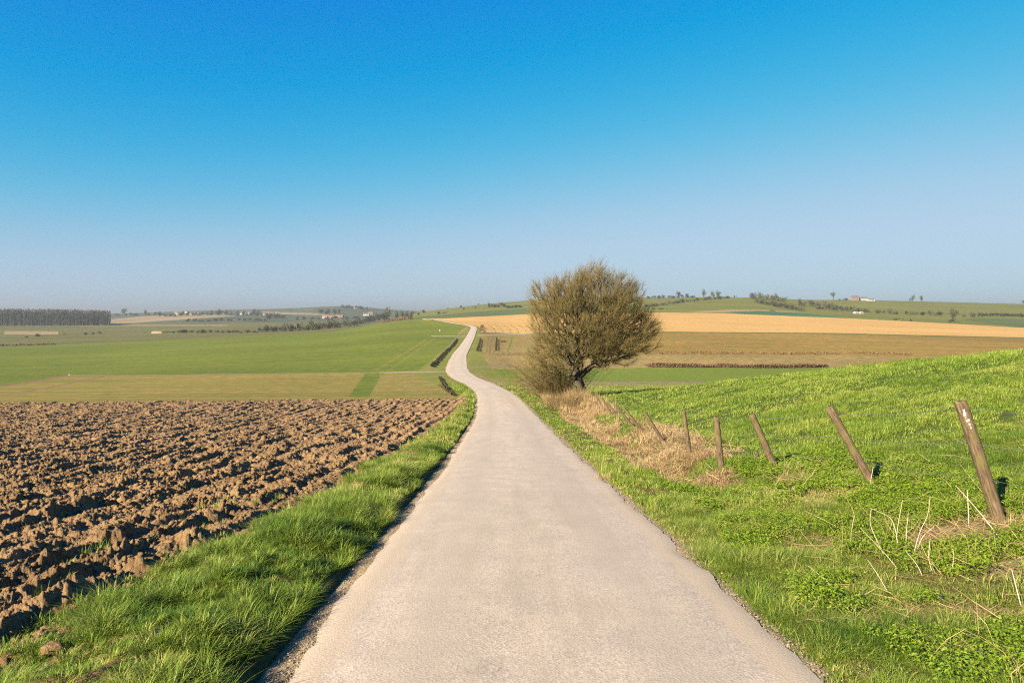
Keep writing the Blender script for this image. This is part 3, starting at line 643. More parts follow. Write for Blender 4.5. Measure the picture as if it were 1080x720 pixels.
# meadow
mead = lambda x, y: (x > 4.7) & (x < y * .80 + 4) & ((y > 10) | (x > 5.3)) & ~is_dry(x, y)
st = Stuff()
tufts(st, 6200, 4.7, 14, 6.5, 13, lambda x, y: mead(x, y) & ~((y < 9) & (x < 5.2)), 22, .11, .0075, .11, LV2, lean=(.3, 1.5))
tufts(st, 10500, 4.7, 22, 13, 22, mead, 16, .125, .012, .14, LV2, lean=(.3, 1.5))
tufts(st, 15000, 4.7, 34, 22, 38, mead, 10, .14, .022, .18, LV2, lean=(.3, 1.4))
tufts(st, 26000, 4.7, 60, 38, 76, mead, 6, .14, .045, .2, LV1)
st.build('meadow_grass', M_MEAD, 'lush bright green meadow grass on the slope behind the leaning posts', 'grass')
def sticks(n, x0, x1, y0, y1, keep, l0, l1, r, zo=.02, tilt=.35):
    x, y = scatter(n, x0, x1, y0, y1, keep); n = len(x); a = rng.uniform(0, 6.28, n); L_ = rng.uniform(l0, l1, n); tl = rng.normal(0, tilt, n)
    z = H(x, y) + zo * rng.uniform(.3, 1.5, n); A_ = np.stack([x, y, z], 1); dz = np.abs(np.sin(tl)) * L_
    B_ = A_ + np.stack([np.cos(a) * L_ * np.cos(tl), np.sin(a) * L_ * np.cos(tl), dz], 1)
    mid = (A_ + B_) / 2 + rng.normal(0, .08, (n, 3)) * L_[:, None]; mid[:, 2] = np.maximum(mid[:, 2], z)
    V1, F1 = segs_np(A_, mid, r, r * .8); V2, F2 = segs_np(mid, B_, r * .8, r * .45)
    return np.concatenate([V1, V2]), np.concatenate([F1, F2 + len(V1)]), n
# dry reeds and dead grass
st = Stuff()
tufts(st, 2600, 2.4, 5.5, 10.5, 20, is_dry, 15, .17, .010, .09, LV2, lean=(.3, 1.5))
tufts(st, 3800, 2.4, 5.6, 20, 38, is_dry, 12, .24, .018, .12, LV2, lean=(.2, 1.3))
tufts(st, 3600, 2.2, 6.2, 36, 62, lambda x, y: is_dry(x, y) | ((y > 44) & (x > 2.2) & (x < 4.0)), 12, .45, .028, .18, LV2, lean=(.1, .9), rb=(0, .85))
tufts(st, 900, 4.0, 6.0, 24, 56, is_dry, 8, .75, .016, .16, LV2, lean=(.05, .5))
tufts(st, 2600, 2.4, 11, 3, 12.5, lambda x, y: weedy(x, y) & litter(x, y), 16, .065, .0045, .12, LV3, lean=(.9, 2.0))
for (px, rw, n) in ((1062, 548, 26), (1045, 535, 14), (842, 500, 12), (857, 520, 10), (795, 484, 8), (885, 380, 5), (632, 505, 5), (960, 512, 5), (1010, 430, 3)):
    x0, y0, z0 = ground_at(px, rw)
    tufts(st, n, x0 - .22, x0 + .22, y0 - .25, y0 + .25, lambda x, y: x > -99, 16, .16, .007, .08, LV3, lean=(.1, 1.2))
tufts(st, 1500, 1.3, 2.1, 3, 14, lambda x, y: (x - road_x(y) > 1.42) & (x - road_x(y) < 1.74 + .1 * fbm(x * 3, y * 3, 2, 9)), 7, .025, .0045, .07, LV2, lean=(.8, 2.4))
tufts(st, 500, -2.0, -1.2, 3, 20, lambda x, y: (road_x(y) - x > 1.5) & (road_x(y) - x < 1.72), 6, .02, .0045, .07, LV2, lean=(.8, 2.4))
for (px, rw) in ((948, 580), (962, 575), (900, 590), (835, 500), (1010, 600)):
    gx_, gy_, gz_ = ground_at(px, rw); Vv, Ff, n = sticks(14, gx_ - .25, gx_ + .3, gy_ - .2, gy_ + .25, lambda x, y: x > -9, .18, .42, .0022, .02, 1.25); st.add(Vv, [Ff], None, np.repeat(.6 + .4 * rng.random(len(Vv) // 6), 6))
for (c_, a_, b_) in LIT:
    nn = int(2600 * a_ * b_) + 30
    tufts(st, nn, c_[0] - a_ * 1.2, c_[0] + a_ * 1.2, c_[1] - b_ * 1.2, c_[1] + b_ * 1.2, litter, 16, .05, .0042, .10, LV3, lean=(1.0, 2.4))
    Vv, Ff, n = sticks(int(700 * a_ * b_) + 8, c_[0] - a_, c_[0] + a_, c_[1] - b_, c_[1] + b_, litter, .06, .26, .0018, .02, .25); st.add(Vv, [Ff], None, np.repeat(rng.random(len(Vv) // 6), 6))
st.build('dry_grass', M_DRY, 'pale dead grass and reeds along the ditch at the right of the road', 'dry grass')
# straw and dead stems lying about
st = Stuff()
for args in ((2600, 2.6, 10, 3, 11, lambda x, y: weedy(x, y) & litter(x, y), .08, .34, .0024, .03, .3),
             (420, 2.4, 8, 3.2, 12, weedy, .12, .42, .0026, .08, .6),
             (900, 2.6, 5.3, 11, 30, is_dry, .15, .5, .005, .12, .5)):
    Vv, Ff, n = sticks(*args); st.add(Vv, [Ff], None, np.repeat(rng.random(len(Vv) // 6), 6))
st.build('dead_stems', M_DRY, 'thin pale dead stems lying tangled over the weeds of the right bank', 'dead stems')
# grit and chaff along the road edges
def reg_edge(y):
    sgn = np.where(rng.random(len(y)) < .62, 1, -1); d = 1.47 + np.abs(rng.normal(0, .10, len(y))) - .05
    x = road_x(y) + sgn * d; return x, d < 1.85, road_z(y) - .015 + 0 * y
ve, fe = clods(14000, 3.2, 24, .003, .011, 1, reg_edge)
gm, t = nmat('road_grit'); g = G(t); g.out(g.ramp(g.noise(g.pos(), 30, 2), [(.3, (.09, .06, .03)), (.55, (.22, .165, .10)), (.75, (.33, .26, .17))]), .9)
mesh_np('road_grit', ve, [fe], gm, False, kind='stuff', label='small stones and crumbs of soil scattered along the road edges', cat='grit')

# ------------------------------------------------------------------ fence posts and wires
def wood_mat():
    m, t = nmat('weathered_post'); g = G(t)
    tc = g.n('ShaderNodeTexCoord'); mp = g.n('ShaderNodeMapping'); mp.inputs['Scale'].default_value = (1, 1, .12); g.l(tc.outputs['Object'], mp.inputs[0])
    gr = g.noise(mp.outputs[0], 60, 5, .65); pt = g.noise(tc.outputs['Object'], 9, 5, .6); li = g.noise(tc.outputs['Object'], 17, 4, .6)
    col = g.ramp(gr, [(.3, (.025, .015, .008)), (.5, (.082, .052, .028)), (.7, (.155, .108, .065))])
    col = g.mix(g.ramp(pt, [(.45, 0.), (.62, .6)]), col, (.10, .088, .022))
    col = g.mix(g.ramp(li, [(.68, 0.), (.72, .6)]), col, (.26, .25, .21))
    g.out(col, .85, g.bump(gr, .7, .01), .2); return m
M_WOOD = wood_mat()
M_LICH = leaf_mat('white_lichen', [(0., (.5, .48, .43)), (1., (.6, .58, .52))], 0, 0)
# base px,row ; top px,row ; radius ; seed
POSTS = [((1054, 548), (1013, 424), .067), ((922, 514), (875, 430), .062), ((818, 494), (793, 437), .062), ((761, 495), (755.5, 440), .062),
         ((727.5, 480), (721, 434), .058), ((700, 466), (680, 435), .052), ((678, 456), (657.5, 430), .056), ((668, 450), (649, 427.5), .052),
         ((655, 444), (640, 424), .05), ((646, 438), (634.5, 419), .05), ((638, 434), (628, 416), .05)]
PL = ['thickest leaning fence post, at the right, with white lichen patches near its top', 'long fence post leaning far left between the lichen post and the greyer one',
      'grey leaning fence post standing second right of the upright post', 'nearly upright thick brown fence post beside the dry grass',
      'slim almost upright fence post just left of the thick upright post', 'slim fence post leaning left, alone where the dry bank meets the meadow',
      'nearest post of the crowded leaning row by the tree', 'second post of the crowded leaning row by the tree', 'third post of the crowded leaning row by the tree',
      'fourth post of the crowded row, half hidden in reeds', 'fence post closest to the bare tree trunk, half hidden in reeds']
PL[2] = 'grey brown post leaning left, right-hand neighbour of the nearly upright thick post'
tops = []
for i, ((bx, br), (tx_, tr_), r) in enumerate(POSTS):
    r = r * .88; x0, y0, z0 = ground_at(bx, br)
    yt = y0 + .05; z1 = ZC - (tr_ - HOR) * yt / FPX; x1 = (tx_ - CX) * yt / FPX
    top = Vector((x1, yt, z1)); base = Vector((x0, y0, z0)); dirv = (top - base).normalized(); L_ = (top - base).length
    o0 = base - dirv * .35; n = 22; k = 18
    tt = np.linspace(0, L_ + .35, n); Vp = []
    rs_ = np.random.default_rng(i + 3)
    ph = rs_.uniform(0, 6, 4)
    for t_ in tt:
        for j in range(k):
            a = j * 2 * math.pi / k
            rr = r * (1.06 - .10 * t_ / (L_ + .35)) * (1 + .05 * math.sin(2 * a + ph[0]) + .03 * math.sin(3 * a + ph[1] + t_ * 2) + .02 * math.sin(7 * a + ph[2]))
            Vp.append((rr * math.cos(a) + .006 * math.sin(t_ * 4 + ph[3]), rr * math.sin(a), t_))
    F4 = [(a_ * k + j, a_ * k + (j + 1) % k, (a_ + 1) * k + (j + 1) % k, (a_ + 1) * k + j) for a_ in range(n - 1) for j in range(k)]
    # weathered, bevelled, slightly dished top
    m0 = (n - 1) * k; tz = L_ + .35
    for j in range(k):
        vx, vy, vz = Vp[m0 + j]; Vp.append((vx * .86, vy * .86, tz + .010 + .006 * math.sin(j + ph[0]) + .012 * math.cos(j * 2 * math.pi / k + ph[1])))
    F4 += [(m0 + j, m0 + (j + 1) % k, m0 + k + (j + 1) % k, m0 + k + j) for j in range(k)]
    Vp.append((0, 0, tz + .004)); ci = len(Vp) - 1; F3 = [(m0 + k + j, m0 + k + (j + 1) % k, ci) for j in range(k)]
    qt = dirv.to_track_quat('Z', 'Y'); Fl = []
    if i == 0:
        rs_ = np.random.default_rng(5); fc = qt.inverted() @ Vector((-.35, -1, 0)); a0 = math.atan2(fc.y, fc.x)
        for q in range(26):
            a = a0 + rs_.normal(-.1 if q < 14 else .05, .13); zz = (tz - .13 if q < 14 else tz - .33) + rs_.normal(0, .04); s_l = rs_.uniform(.004, .014); b0 = len(Vp); rr = r * 1.02
            Vp.append((rr * 1.014 * math.cos(a), rr * 1.014 * math.sin(a), zz))
            for j in range(7):
                q_ = j * 6.283 / 7; s2 = s_l * rs_.uniform(.6, 1.2); aa = a + math.cos(q_) * s2 / rr
                Vp.append((rr * math.cos(aa), rr * math.sin(aa), zz + math.sin(q_) * s2 * 1.5))
            Fl += [(b0, b0 + 1 + j, b0 + 1 + (j + 1) % 7) for j in range(7)]
    o = mesh_np('fence_post', Vp, [F4, F3 + Fl], [M_WOOD, M_LICH], True, mi=[0] * (len(F4) + len(F3)) + [1] * len(Fl), label=PL[i], cat='fence post', group='leaning wooden fence posts', loc=o0)
    o.rotation_mode = 'QUATERNION'; o.rotation_quaternion = qt
    tops.append((base, top))
wm, t = nmat('rusty_wire'); g = G(t); g.out((.10, .095, .10), .5, None, .5)
b0, t0 = tops[0]; b1, t1 = tops[1]; dvec = (b0 - b1); xb = Vector((b0.x + .3, b0.y - 3.2, 0)); xb.z = float(H(xb.x, xb.y)); pre = (xb, xb + Vector((-.2, 0, 1.15)))
WL = ['highest strand of barbed wire, running near the post tops', 'middle strand of barbed wire on the leaning posts', 'lowest strand of barbed wire on the leaning posts']
for wi, fr in enumerate((.94, .64, .34)):
    Vw = []; Fw = []; nW = 0; chain = [pre] + tops[:9]
    for (ba, ta), (bb, tb) in zip(chain[:-1], chain[1:]):
        pa = ba.lerp(ta, fr) + Vector((0, .07, 0)); pb = bb.lerp(tb, fr) + Vector((0, .07, 0)); N = 14; L_ = (pb - pa).length
        pts = [pa.lerp(pb, q / N) - Vector((0, 0, .028 * L_ * 4 * (q / N) * (1 - q / N) * .6)) for q in range(N + 1)]
        v_, f_ = tube_np([p[:] for p in pts], [.0017] * len(pts), 4); Vw.append(v_); Fw.append(f_ + nW); nW += len(v_)
        nb = max(2, int(L_ / .14)); 
        for q in range(nb):
            u = (q + .5) / nb; p = pa.lerp(pb, u) - Vector((0, 0, .028 * L_ * 4 * u * (1 - u) * .6))
            A_ = []; B_ = []
            for s in range(2):
                e = Vector((rng.normal(), rng.normal(), rng.normal())).normalized() * .014; A_.append((p - e)[:]); B_.append((p + e)[:])
            v_, f_ = segs_np(np.array(A_), np.array(B_), .0011, .0006); Vw.append(v_); Fw.append(f_ + nW); nW += len(v_)
    mesh_np('barbed_wire', np.concatenate(Vw), [np.concatenate(Fw)], wm, True, label=WL[wi], cat='fence wire', group='barbed wire strands')

# ------------------------------------------------------------------ tall dead stalks that stand out
M_STALK = leaf_mat('dead_stalk', [(0., (.42, .33, .22)), (1., (.58, .49, .36))], 0, .4, .8)
def stalk(pts, r, label, grp='dead stalks standing out of the weeds'):
    """pts: (px,row) from root to tip, all at the root's distance"""
    x0, y0, z0 = ground_at(*pts[0]); P = []
    for i, (px, rw) in enumerate(pts):
        y = y0 + .03 * i; P.append(((px - CX) * y / FPX, y, ZC - (rw - HOR) * y / FPX))
    P[0] = (P[0][0], P[0][1], P[0][2] - .04); P = np.array(P)
    t0_ = np.linspace(0, 1, len(P)); t1_ = np.linspace(0, 1, 4 * len(P)); PP = np.stack([np.interp(t1_, t0_, P[:, k]) for k in range(3)], 1)
    ker = np.array([1, 2, 3, 2, 1]) / 9.; PS = PP.copy()
    for k in range(3): PS[2:-2, k] = np.convolve(PP[:, k], ker, 'valid')
    org = PS[0].copy(); v_, f_ = tube_np(PS - org, np.linspace(r, r * .45, len(PS)), 6)
    mesh_np('dead_stalk', v_, [f_], M_STALK, True, attrs={'rnd': np.full(len(v_), random.random())}, label=label, cat='stalk', group=grp, loc=org)
stalk([(1064, 576), (1040, 548), (1022, 527), (1008, 512)], .0055, 'long pale curved stalk arching left in front of the lichen post')
stalk([(916, 516), (919, 503), (921, 492)], .006, 'short white stick leaning against the foot of the far left leaning post')
stalk([(1022, 556), (1021, 530), (1020, 516)], .005, 'dark thin upright stalk just left of the lichen post foot')
SP = [[(944, 575), (947, 553), (952, 527)], [(948, 580), (945, 560), (940, 545), (917, 535)], [(955, 577), (956, 560), (958, 540)], [(962, 585), (970, 560), (979, 543), (981, 523)],
      [(966, 580), (972, 566), (985, 555)], [(936, 588), (925, 570), (917, 552), (919, 536)], [(951, 600), (935, 585), (907, 556)], [(896, 577), (898, 560), (901, 543)],
      [(985, 605), (979, 588), (981, 568)], [(1003, 600), (1006, 590), (1005, 578)], [(884, 620), (872, 612), (852, 596)], [(940, 625), (925, 604), (915, 590)], [(975, 607), (968, 596), (955, 580)]]
SLB = ['straight upright stalk in the centre of the pale stalk clump', 'pale stalk bent sharply left out of the clump', 'short straight stalk between taller ones in the clump', 'tallest kinked stalk on the right of the pale clump',
       'short stalk leaning right at the clump edge', 'wavy stalk curving up left of the clump', 'low stalk lying aslant left in front of the clump', 'lone upright stalk left of the clump below the second post',
       'short leaning stalk right of and below the clump', 'small upright stalk near the rightmost weeds', 'thin stick lying aslant above the road edge grass', 'leaning stick below the pale stalk clump', 'leaning stick right below the pale stalk clump']
for p, lb in zip(SP, SLB): stalk(p, .0035, lb)
stalk([(1079, 640), (1072, 620), (1067, 600)], .0045, 'pale stalk at the far right edge of the weeds')
# pale stone by the ploughed edge
def lump(name, loc, s, mat, label, cat, seed=1):
    bv, bf = ico(3); r_ = np.random.default_rng(seed)
    d = 1 + .16 * np.sin(bv[:, 0] * 3 + r_.random() * 6) * np.cos(bv[:, 1] * 4) + .08 * np.sin(bv[:, 2] * 7 + 1) * np.cos(bv[:, 0] * 6)
    return mesh_np(name, bv * d[:, None] * np.array(s), [bf], mat, True, label=label, cat=cat, loc=loc)
x0, y0, z0 = ground_at(55, 694)
lump('clod', (x0, y0, z0 + .06), (.065, .05, .04), M_SOIL, 'large pale clod of soil by the grass at the lower left', 'clod', 4)

# ------------------------------------------------------------------ the bare tree by the road
def bark_mat(name, a, b, c):
    m, t = nmat(name); g = G(t); n = g.noise(g.pos((1, 1, .35)), 5, 5, .65); n2 = g.noise(g.pos(), 1.3, 3)
    g.out(g.mix(g.ramp(n2, [(.4, 0.), (.62, .7)]), g.ramp(n, [(.35, a), (.65, b)]), c), .9, g.bump(n, .6, .03), .15); return m
M_BARK = bark_mat('bark', (.022, .016, .010), (.085, .062, .038), (.07, .066, .018))
M_TWIG = leaf_mat('twig', [(0., (.12, .062, .032)), (.4, (.20, .125, .055)), (.7, (.25, .18, .07)), (1., (.28, .23, .08))], 0, .35, .8, .9)
M_BUD = leaf_mat('bud', [(0., (.17, .18, .02)), (.6, (.26, .26, .03)), (1., (.36, .32, .06))], .3, .3, .6, .8)
TB0 = np.array(ground_at(611, 419)); TY = TB0[1]
def at_px(px, row, dy=0): y = TY + dy; return np.array([(px - CX) * y / FPX, y, ZC - (row - HOR) * y / FPX])
OUT = [(704, 358), (699, 338), (690, 315), (672, 291), (655, 279), (640, 273), (624, 271), (612, 277), (600, 283), (577, 288), (554, 295), (552, 318), (549, 345), (547, 372), (552, 396), (572, 406), (596, 402), (612, 392), (628, 399), (650, 394), (676, 387), (695, 375)]
def tree_envelope(n, r_):
    C = at_px(627, 347); out = []; pt = np.array(OUT, float); th = np.arctan2(347 - pt[:, 1], pt[:, 0] - 627); rd = np.hypot(pt[:, 0] - 627, pt[:, 1] - 347) - 6
    o = np.argsort(th); th = th[o]; rd = rd[o]; th = np.concatenate([th - 2 * math.pi, th, th + 2 * math.pi]); rd = np.tile(rd, 3)
    while len(out) < n:
        v = r_.normal(size=3); v /= np.linalg.norm(v); rad = r_.random() ** (1 / 2.3); p = v * rad; a = math.atan2(v[2], v[0]); R_ = float(np.interp(a, th, rd)) * TY / FPX
        lob = math.sin(v[0] * 6 + v[1] * 4 + 1) * math.sin(v[2] * 7 + v[1] * 5) + .6 * math.sin(v[0] * 13 - v[2] * 11 + v[1] * 9)
        if rad > .93 + .09 * lob: continue
        if rad > .55 and lob < -.7 and r_.random() < .7: continue
        if abs(p[0] + .15) < .10 and p[2] < -.66: continue
        out.append(C + np.array([p[0] * R_, p[1] * 66 * TY / FPX, p[2] * R_]))
    return np.array(out)
r_ = np.random.default_rng(21)
tg = tree_envelope(3600, r_); base = TB0.copy()
fork = [at_px(610.5, 408), at_px(608, 398, .1), at_px(605.5, 386, .1), at_px(604.5, 374, 0), at_px(608, 360, .2), at_px(617, 391, .2), at_px(628, 380, .4)]
nodes = [base - [0, 0, .4], base] + fork; par = [-1, 0, 1, 2, 3, 4, 5, 3, 7]; NB = len(nodes)
order = np.argsort(np.linalg.norm(tg - fork[1], axis=1)); N_ = np.zeros((len(tg) + NB, 3)); N_[:NB] = nodes; dpt = np.zeros(len(tg) + NB); dpt[:NB] = [0, 0, .8, 1.5, 2.3, 3.1, 4.1, 2.3, 3.4]; cnt = NB
for i in order:
    p = tg[i]; c = N_[3:cnt]; d = np.linalg.norm(c - p, axis=1)
    cost = d + .30 * dpt[3:cnt] + .10 * np.maximum(0, c[:, 2] - p[2])
    j = int(np.argmin(cost)) + 3
    N_[cnt] = p; par.append(j); dpt[cnt] = dpt[j] + np.linalg.norm(N_[j] - p); cnt += 1
par = np.array(par); wgt = np.ones(cnt)
for i in range(cnt - 1, 0, -1): wgt[par[i]] += wgt[i] if par[i] >= 0 else 0
rad = .0085 * wgt ** .48
rad[:NB] = [.5, .45, .42, .36, .29, .24, .19, .24, .19]
kids = np.zeros(cnt); 
for i in range(1, cnt): kids[par[i]] += 1
tree = empty('bare_tree', tuple(base), 'large round leafless tree with green tinged twigs, standing right of the road', 'tree')
off_ = np.array(tree.location)
sg = np.arange(4, cnt); big = rad[par[sg]] > .0
ja = N_[par[sg]]; jb = N_[sg]; Lm = np.linalg.norm(jb - ja, axis=1)[:, None]
mid = (ja + jb) / 2 + r_.normal(0, .07, ja.shape) * Lm - np.array([0, 0, .05]) * Lm
ra = np.minimum(rad[par[sg]], rad[sg] * 1.35); rm_ = (ra + rad[sg]) / 2
V1, F1 = segs_np(ja, mid, ra, rm_, 5); V2, F2 = segs_np(mid, jb, rm_, rad[sg], 5)
mesh_np('branches', np.concatenate([V1, V2]) - off_, [np.concatenate([F1, F2 + len(V1)])], M_BARK, True, parent=tree)
tv, tf = tube_np(np.array([base - [0.1, 0, .5], base, base + (fork[0] - base) * .5 + [.05, 0, 0], fork[0], fork[1], fork[2]]), [.80, .60, .50, .43, .35, .27], 16)
ax_ = base[0] + (fork[2][0] - base[0]) * np.clip((tv[:, 2] - base[2]) / (fork[2][2] - base[2]), 0, 1); th_ = np.arctan2(tv[:, 1] - base[1], tv[:, 0] - ax_); sc_ = 1 + .14 * np.sin(th_ * 4 + tv[:, 2] * 1.5)
cxy = np.array([ax_, base[1] + 0 * tv[:, 2]]).T; tv[:, :2] = cxy + (tv[:, :2] - cxy) * sc_[:, None]
mesh_np('trunk', tv - off_, [tf], M_BARK, True, parent=tree)
# twigs: sprays at every outer node, swept outward and up
tip = np.where((rad[:cnt] < .05))[0]; tip = tip[tip >= NB]
nt_ = 9; tip = tip[(np.linalg.norm((N_[tip] - at_px(625, 352)) / [1, .95, 1], axis=1) > 46 * TY / FPX) | (r_.random(len(tip)) < .30)]; T0 = np.repeat(N_[tip], nt_, 0); PD = np.repeat(N_[tip] - N_[par[tip]], nt_, 0); PD /= np.linalg.norm(PD, axis=1)[:, None] + 1e-9
T0 = T0 - PD * r_.uniform(0, .6, (len(T0), 1))
Cn = at_px(613, 392); O = T0 - Cn; dist_c = np.linalg.norm(O, axis=1)[:, None]; O /= dist_c
D1 = PD * .4 + O * .9 + r_.normal(0, .36, O.shape) + [0, 0, .10]; D1 /= np.linalg.norm(D1, axis=1)[:, None]
L1 = r_.uniform(.3, 1.05, (len(T0), 1)); M1 = T0 + D1 * L1 * .5; D2 = D1 + r_.normal(0, .22, D1.shape) + [0, 0, .15]; D2 /= np.linalg.norm(D2, axis=1)[:, None]; E1 = M1 + D2 * L1 * .5
V1, F1 = segs_np(T0, M1, .0075, .0055); V2, F2 = segs_np(M1, E1, .0055, .0025)
# side twigs
S0 = M1; DS = D1 + r_.normal(0, .6, D1.shape); DS /= np.linalg.norm(DS, axis=1)[:, None]; S1 = S0 + DS * L1 * r_.uniform(.2, .5, L1.shape); V3, F3 = segs_np(S0, S1, .0055, .003)
rr_ = np.concatenate([np.repeat(r_.random(len(T0)), 6)] * 2 + [np.repeat(r_.random(len(T0)), 6)])
mesh_np('twigs', np.concatenate([V1, V2, V3]) - off_, [np.concatenate([F1, F2 + len(V1), F3 + len(V1) + len(V2)])], M_TWIG, False, attrs={'rnd': rr_}, parent=tree)
# opening buds
nbud = 95000; ii = r_.integers(0, len(T0), nbud); tt_ = r_.random((nbud, 1)); C_ = np.where(tt_ < .5, T0[ii] + (M1[ii] - T0[ii]) * tt_ * 2, M1[ii] + (E1[ii] - M1[ii]) * (tt_ * 2 - 1))
dd = r_.normal(size=(nbud, 3)); dd /= np.linalg.norm(dd, axis=1)[:, None]; ee = np.cross(dd, r_.normal(size=(nbud, 3))); ee /= np.linalg.norm(ee, axis=1)[:, None]; s_ = r_.uniform(.012, .032, (nbud, 1))
bv_ = np.stack([C_ - ee * s_ * .45, C_ + ee * s_ * .45, C_ + dd * s_ * 1.5], 1).reshape(-1, 3)
mesh_np('buds', bv_ - off_, [np.arange(nbud * 3).reshape(-1, 3)], M_BUD, False, attrs={'rnd': np.repeat(r_.random(nbud), 3)}, parent=tree)

# leafless shrub and scrub at its foot
def twig_shrub(loc, rx_, ry_, hz_, n, label, name='bare_shrub', mat=M_TWIG, tr=.006, seed=3, cat='shrub', lean=(0, 0), group=None):
    q_ = np.random.default_rng(seed); A_ = np.stack([q_.normal(0, .33, n) * rx_, q_.normal(0, .33, n) * ry_, np.full(n, -.05)], 1)
    D_ = np.stack([A_[:, 0] / rx_ * 1.2 + q_.normal(0, .35, n) + lean[0], A_[:, 1] / ry_ * 1.2 + q_.normal(0, .35, n) + lean[1], np.ones(n)], 1); D_ /= np.linalg.norm(D_, axis=1)[:, None]
    L_ = hz_ * q_.uniform(.4, 1., (n, 1)); M_ = A_ + D_ * L_ * .5; D2_ = D_ + q_.normal(0, .2, D_.shape); E_ = M_ + D2_ * L_ * .5
    vs = []; fs = []; k = 0
    for (a, b, r0, r1) in ((A_, M_, tr * 1.5, tr), (M_, E_, tr, tr * .5)):
        v_, f_ = segs_np(a, b, r0, r1); vs.append(v_); fs.append(f_ + k); k += len(v_)
    for z in range(4):
        u_ = q_.uniform(.3, 1, (n, 1)); S = A_ + (M_ - A_) * u_ if z < 1 else M_ + (E_ - M_) * u_
        DD = D2_ + q_.normal(0, .55, D_.shape); v_, f_ = segs_np(S, S + DD * L_ * .22, tr * .6, tr * .35); vs.append(v_); fs.append(f_ + k); k += len(v_)
    Vv = np.concatenate(vs); gz = H(Vv[:, 0] + loc[0], Vv[:, 1] + loc[1]) - loc[2]; Vv[:, 2] += gz
    return mesh_np(name, Vv, [np.concatenate(fs)], mat, False, attrs={'rnd': np.repeat(q_.random(len(Vv) // 6), 6)}, label=label, cat=cat, loc=loc, group=group)
twig_shrub(ground_at(590, 420), 2.0, 1.6, 4.2, 620, 'tangled leafless shrub leaning left at the foot of the bare tree', tr=.009, seed=8, lean=(-.45, 0))
twig_shrub(ground_at(578, 408), .8, 1.2, 1.8, 260, 'small thin brown shrub between the road and the bare tree', tr=.009, seed=9, lean=(-.15, 0))
twig_shrub(ground_at(597, 433), 1.3, 3.0, 1.1, 420, 'low dark brown scrub in the dry bank below the tree', tr=.007, seed=10)

# ------------------------------------------------------------------ low hedges, brambles and bramble-built ditch lines along the fields
M_BRAM = leaf_mat('bramble', [(0., (.02, .018, .008)), (.5, (.04, .034, .014)), (1., (.08, .062, .025))], 0, .3, .8)
M_RUST = leaf_mat('rusty_hedge', [(0., (.085, .045, .022)), (.5, (.14, .08, .04)), (1., (.22, .13, .07))], 0, .3, .8)
def strip_hedge(pts, wd, ht, label, mat, name='hedge', dens=14, seed=1, cat='hedge', leaf=.22):
    q_ = np.random.default_rng(seed); G_ = [np.array(ground_at(*p)) for p in pts]; ctr = G_[0]; C_ = []; 
    for a, b in zip(G_[:-1], G_[1:]):
        L_ = np.linalg.norm(b[:2] - a[:2]); n = int(L_ * dens) + 4; t_ = q_.random((n, 1)); p = a[:2] + (b[:2] - a[:2]) * t_
        p = p + q_.normal(0, wd * .4, (n, 2)); s = .55 + .7 * vn(p[:, 0] * .35, p[:, 1] * .35 + seed, 3)
        z = H(p[:, 0], p[:, 1]) + ht * s * np.sqrt(q_.random(n)); C_.append(np.stack([p[:, 0], p[:, 1], z], 1))
    C_ = np.concatenate(C_); n = len(C_)
    d = q_.normal(size=(n, 3)); d[:, 2] = np.abs(d[:, 2]) + .3; d /= np.linalg.norm(d, axis=1)[:, None]; e = np.cross(d, q_.normal(size=(n, 3))); e /= np.linalg.norm(e, axis=1)[:, None]
    s = leaf * q_.uniform(.5, 1.4, (n, 1)); Vv = np.stack([C_ - e * s * .4, C_ + e * s * .4, C_ + d * s * 1.3], 1).reshape(-1, 3)
    return mesh_np(name, Vv - ctr, [np.arange(3 * n).reshape(-1, 3)], mat, False, attrs={'rnd': np.repeat(q_.random(n), 3)}, label=label, cat=cat, loc=ctr)
strip_hedge([(455, 387.5), (468, 374), (482, 358.5)], 0.30, .45, 'long dark ditch line left of the winding road, made of low bramble', M_BRAM, leaf=.13, dens=130, seed=2)  # bramble leaves added to stand for the dark line of the ditch
strip_hedge([(464, 399), (470, 408), (478, 417.5)], .18, .2, 'short dark ditch line between stubble and the green verge, made of low bramble', M_BRAM, dens=60, seed=3, leaf=.13)  # nearer ditch line, its dark streak put in as bramble
strip_hedge([(503.5, 371), (507, 358.5)], .3, .6, 'short dark ditch line just right of the winding road, made of low bramble', M_BRAM, leaf=.16, dens=50, seed=4)  # bramble added for the dark ditch line across the road
strip_hedge([(523, 370), (524, 358)], .25, .6, 'short dark hedge standing in the striped stubble', M_BRAM, leaf=.16, dens=35, seed=5)
strip_hedge([(528, 361), (533, 360.5)], .4, .4, 'small dark bramble patch in the striped stubble', M_BRAM, leaf=.16, dens=40, seed=6)
strip_hedge([(684, 387), (720, 387.6), (760, 387.2), (800, 388), (840, 387.6), (871, 387.2)], 1.0, .62, 'long low rusty brown hedge across the fields behind the meadow', M_RUST, leaf=.15, dens=420, seed=7)
strip_hedge([(687, 373.6), (760, 373.2), (800, 373.8), (880, 373.6), (960, 374.5)], 1.0, .5, 'thin broken line of rusty weeds across the olive stubble', M_RUST, name='weed_line', cat='weeds', dens=16, seed=8, leaf=.3)
strip_hedge([(403, 340.5), (418, 338.6), (433, 337)], 3, 3.0, 'low dark red hedge at the top edge of the green crop', M_RUST, dens=16, seed=9, leaf=1.0)
strip_hedge([(507, 350.5), (509, 345)], .8, 1.2, 'small rusty hedge right of the road where it tops the rise', M_RUST, dens=14, seed=11, leaf=.35)
strip_hedge([(-60, 367.5), (0, 365.2), (60, 363.8)], 1.2, .9, 'thin dark hedge line at the far left edge of the green crop', M_BRAM, dens=8, seed=12, leaf=.6)
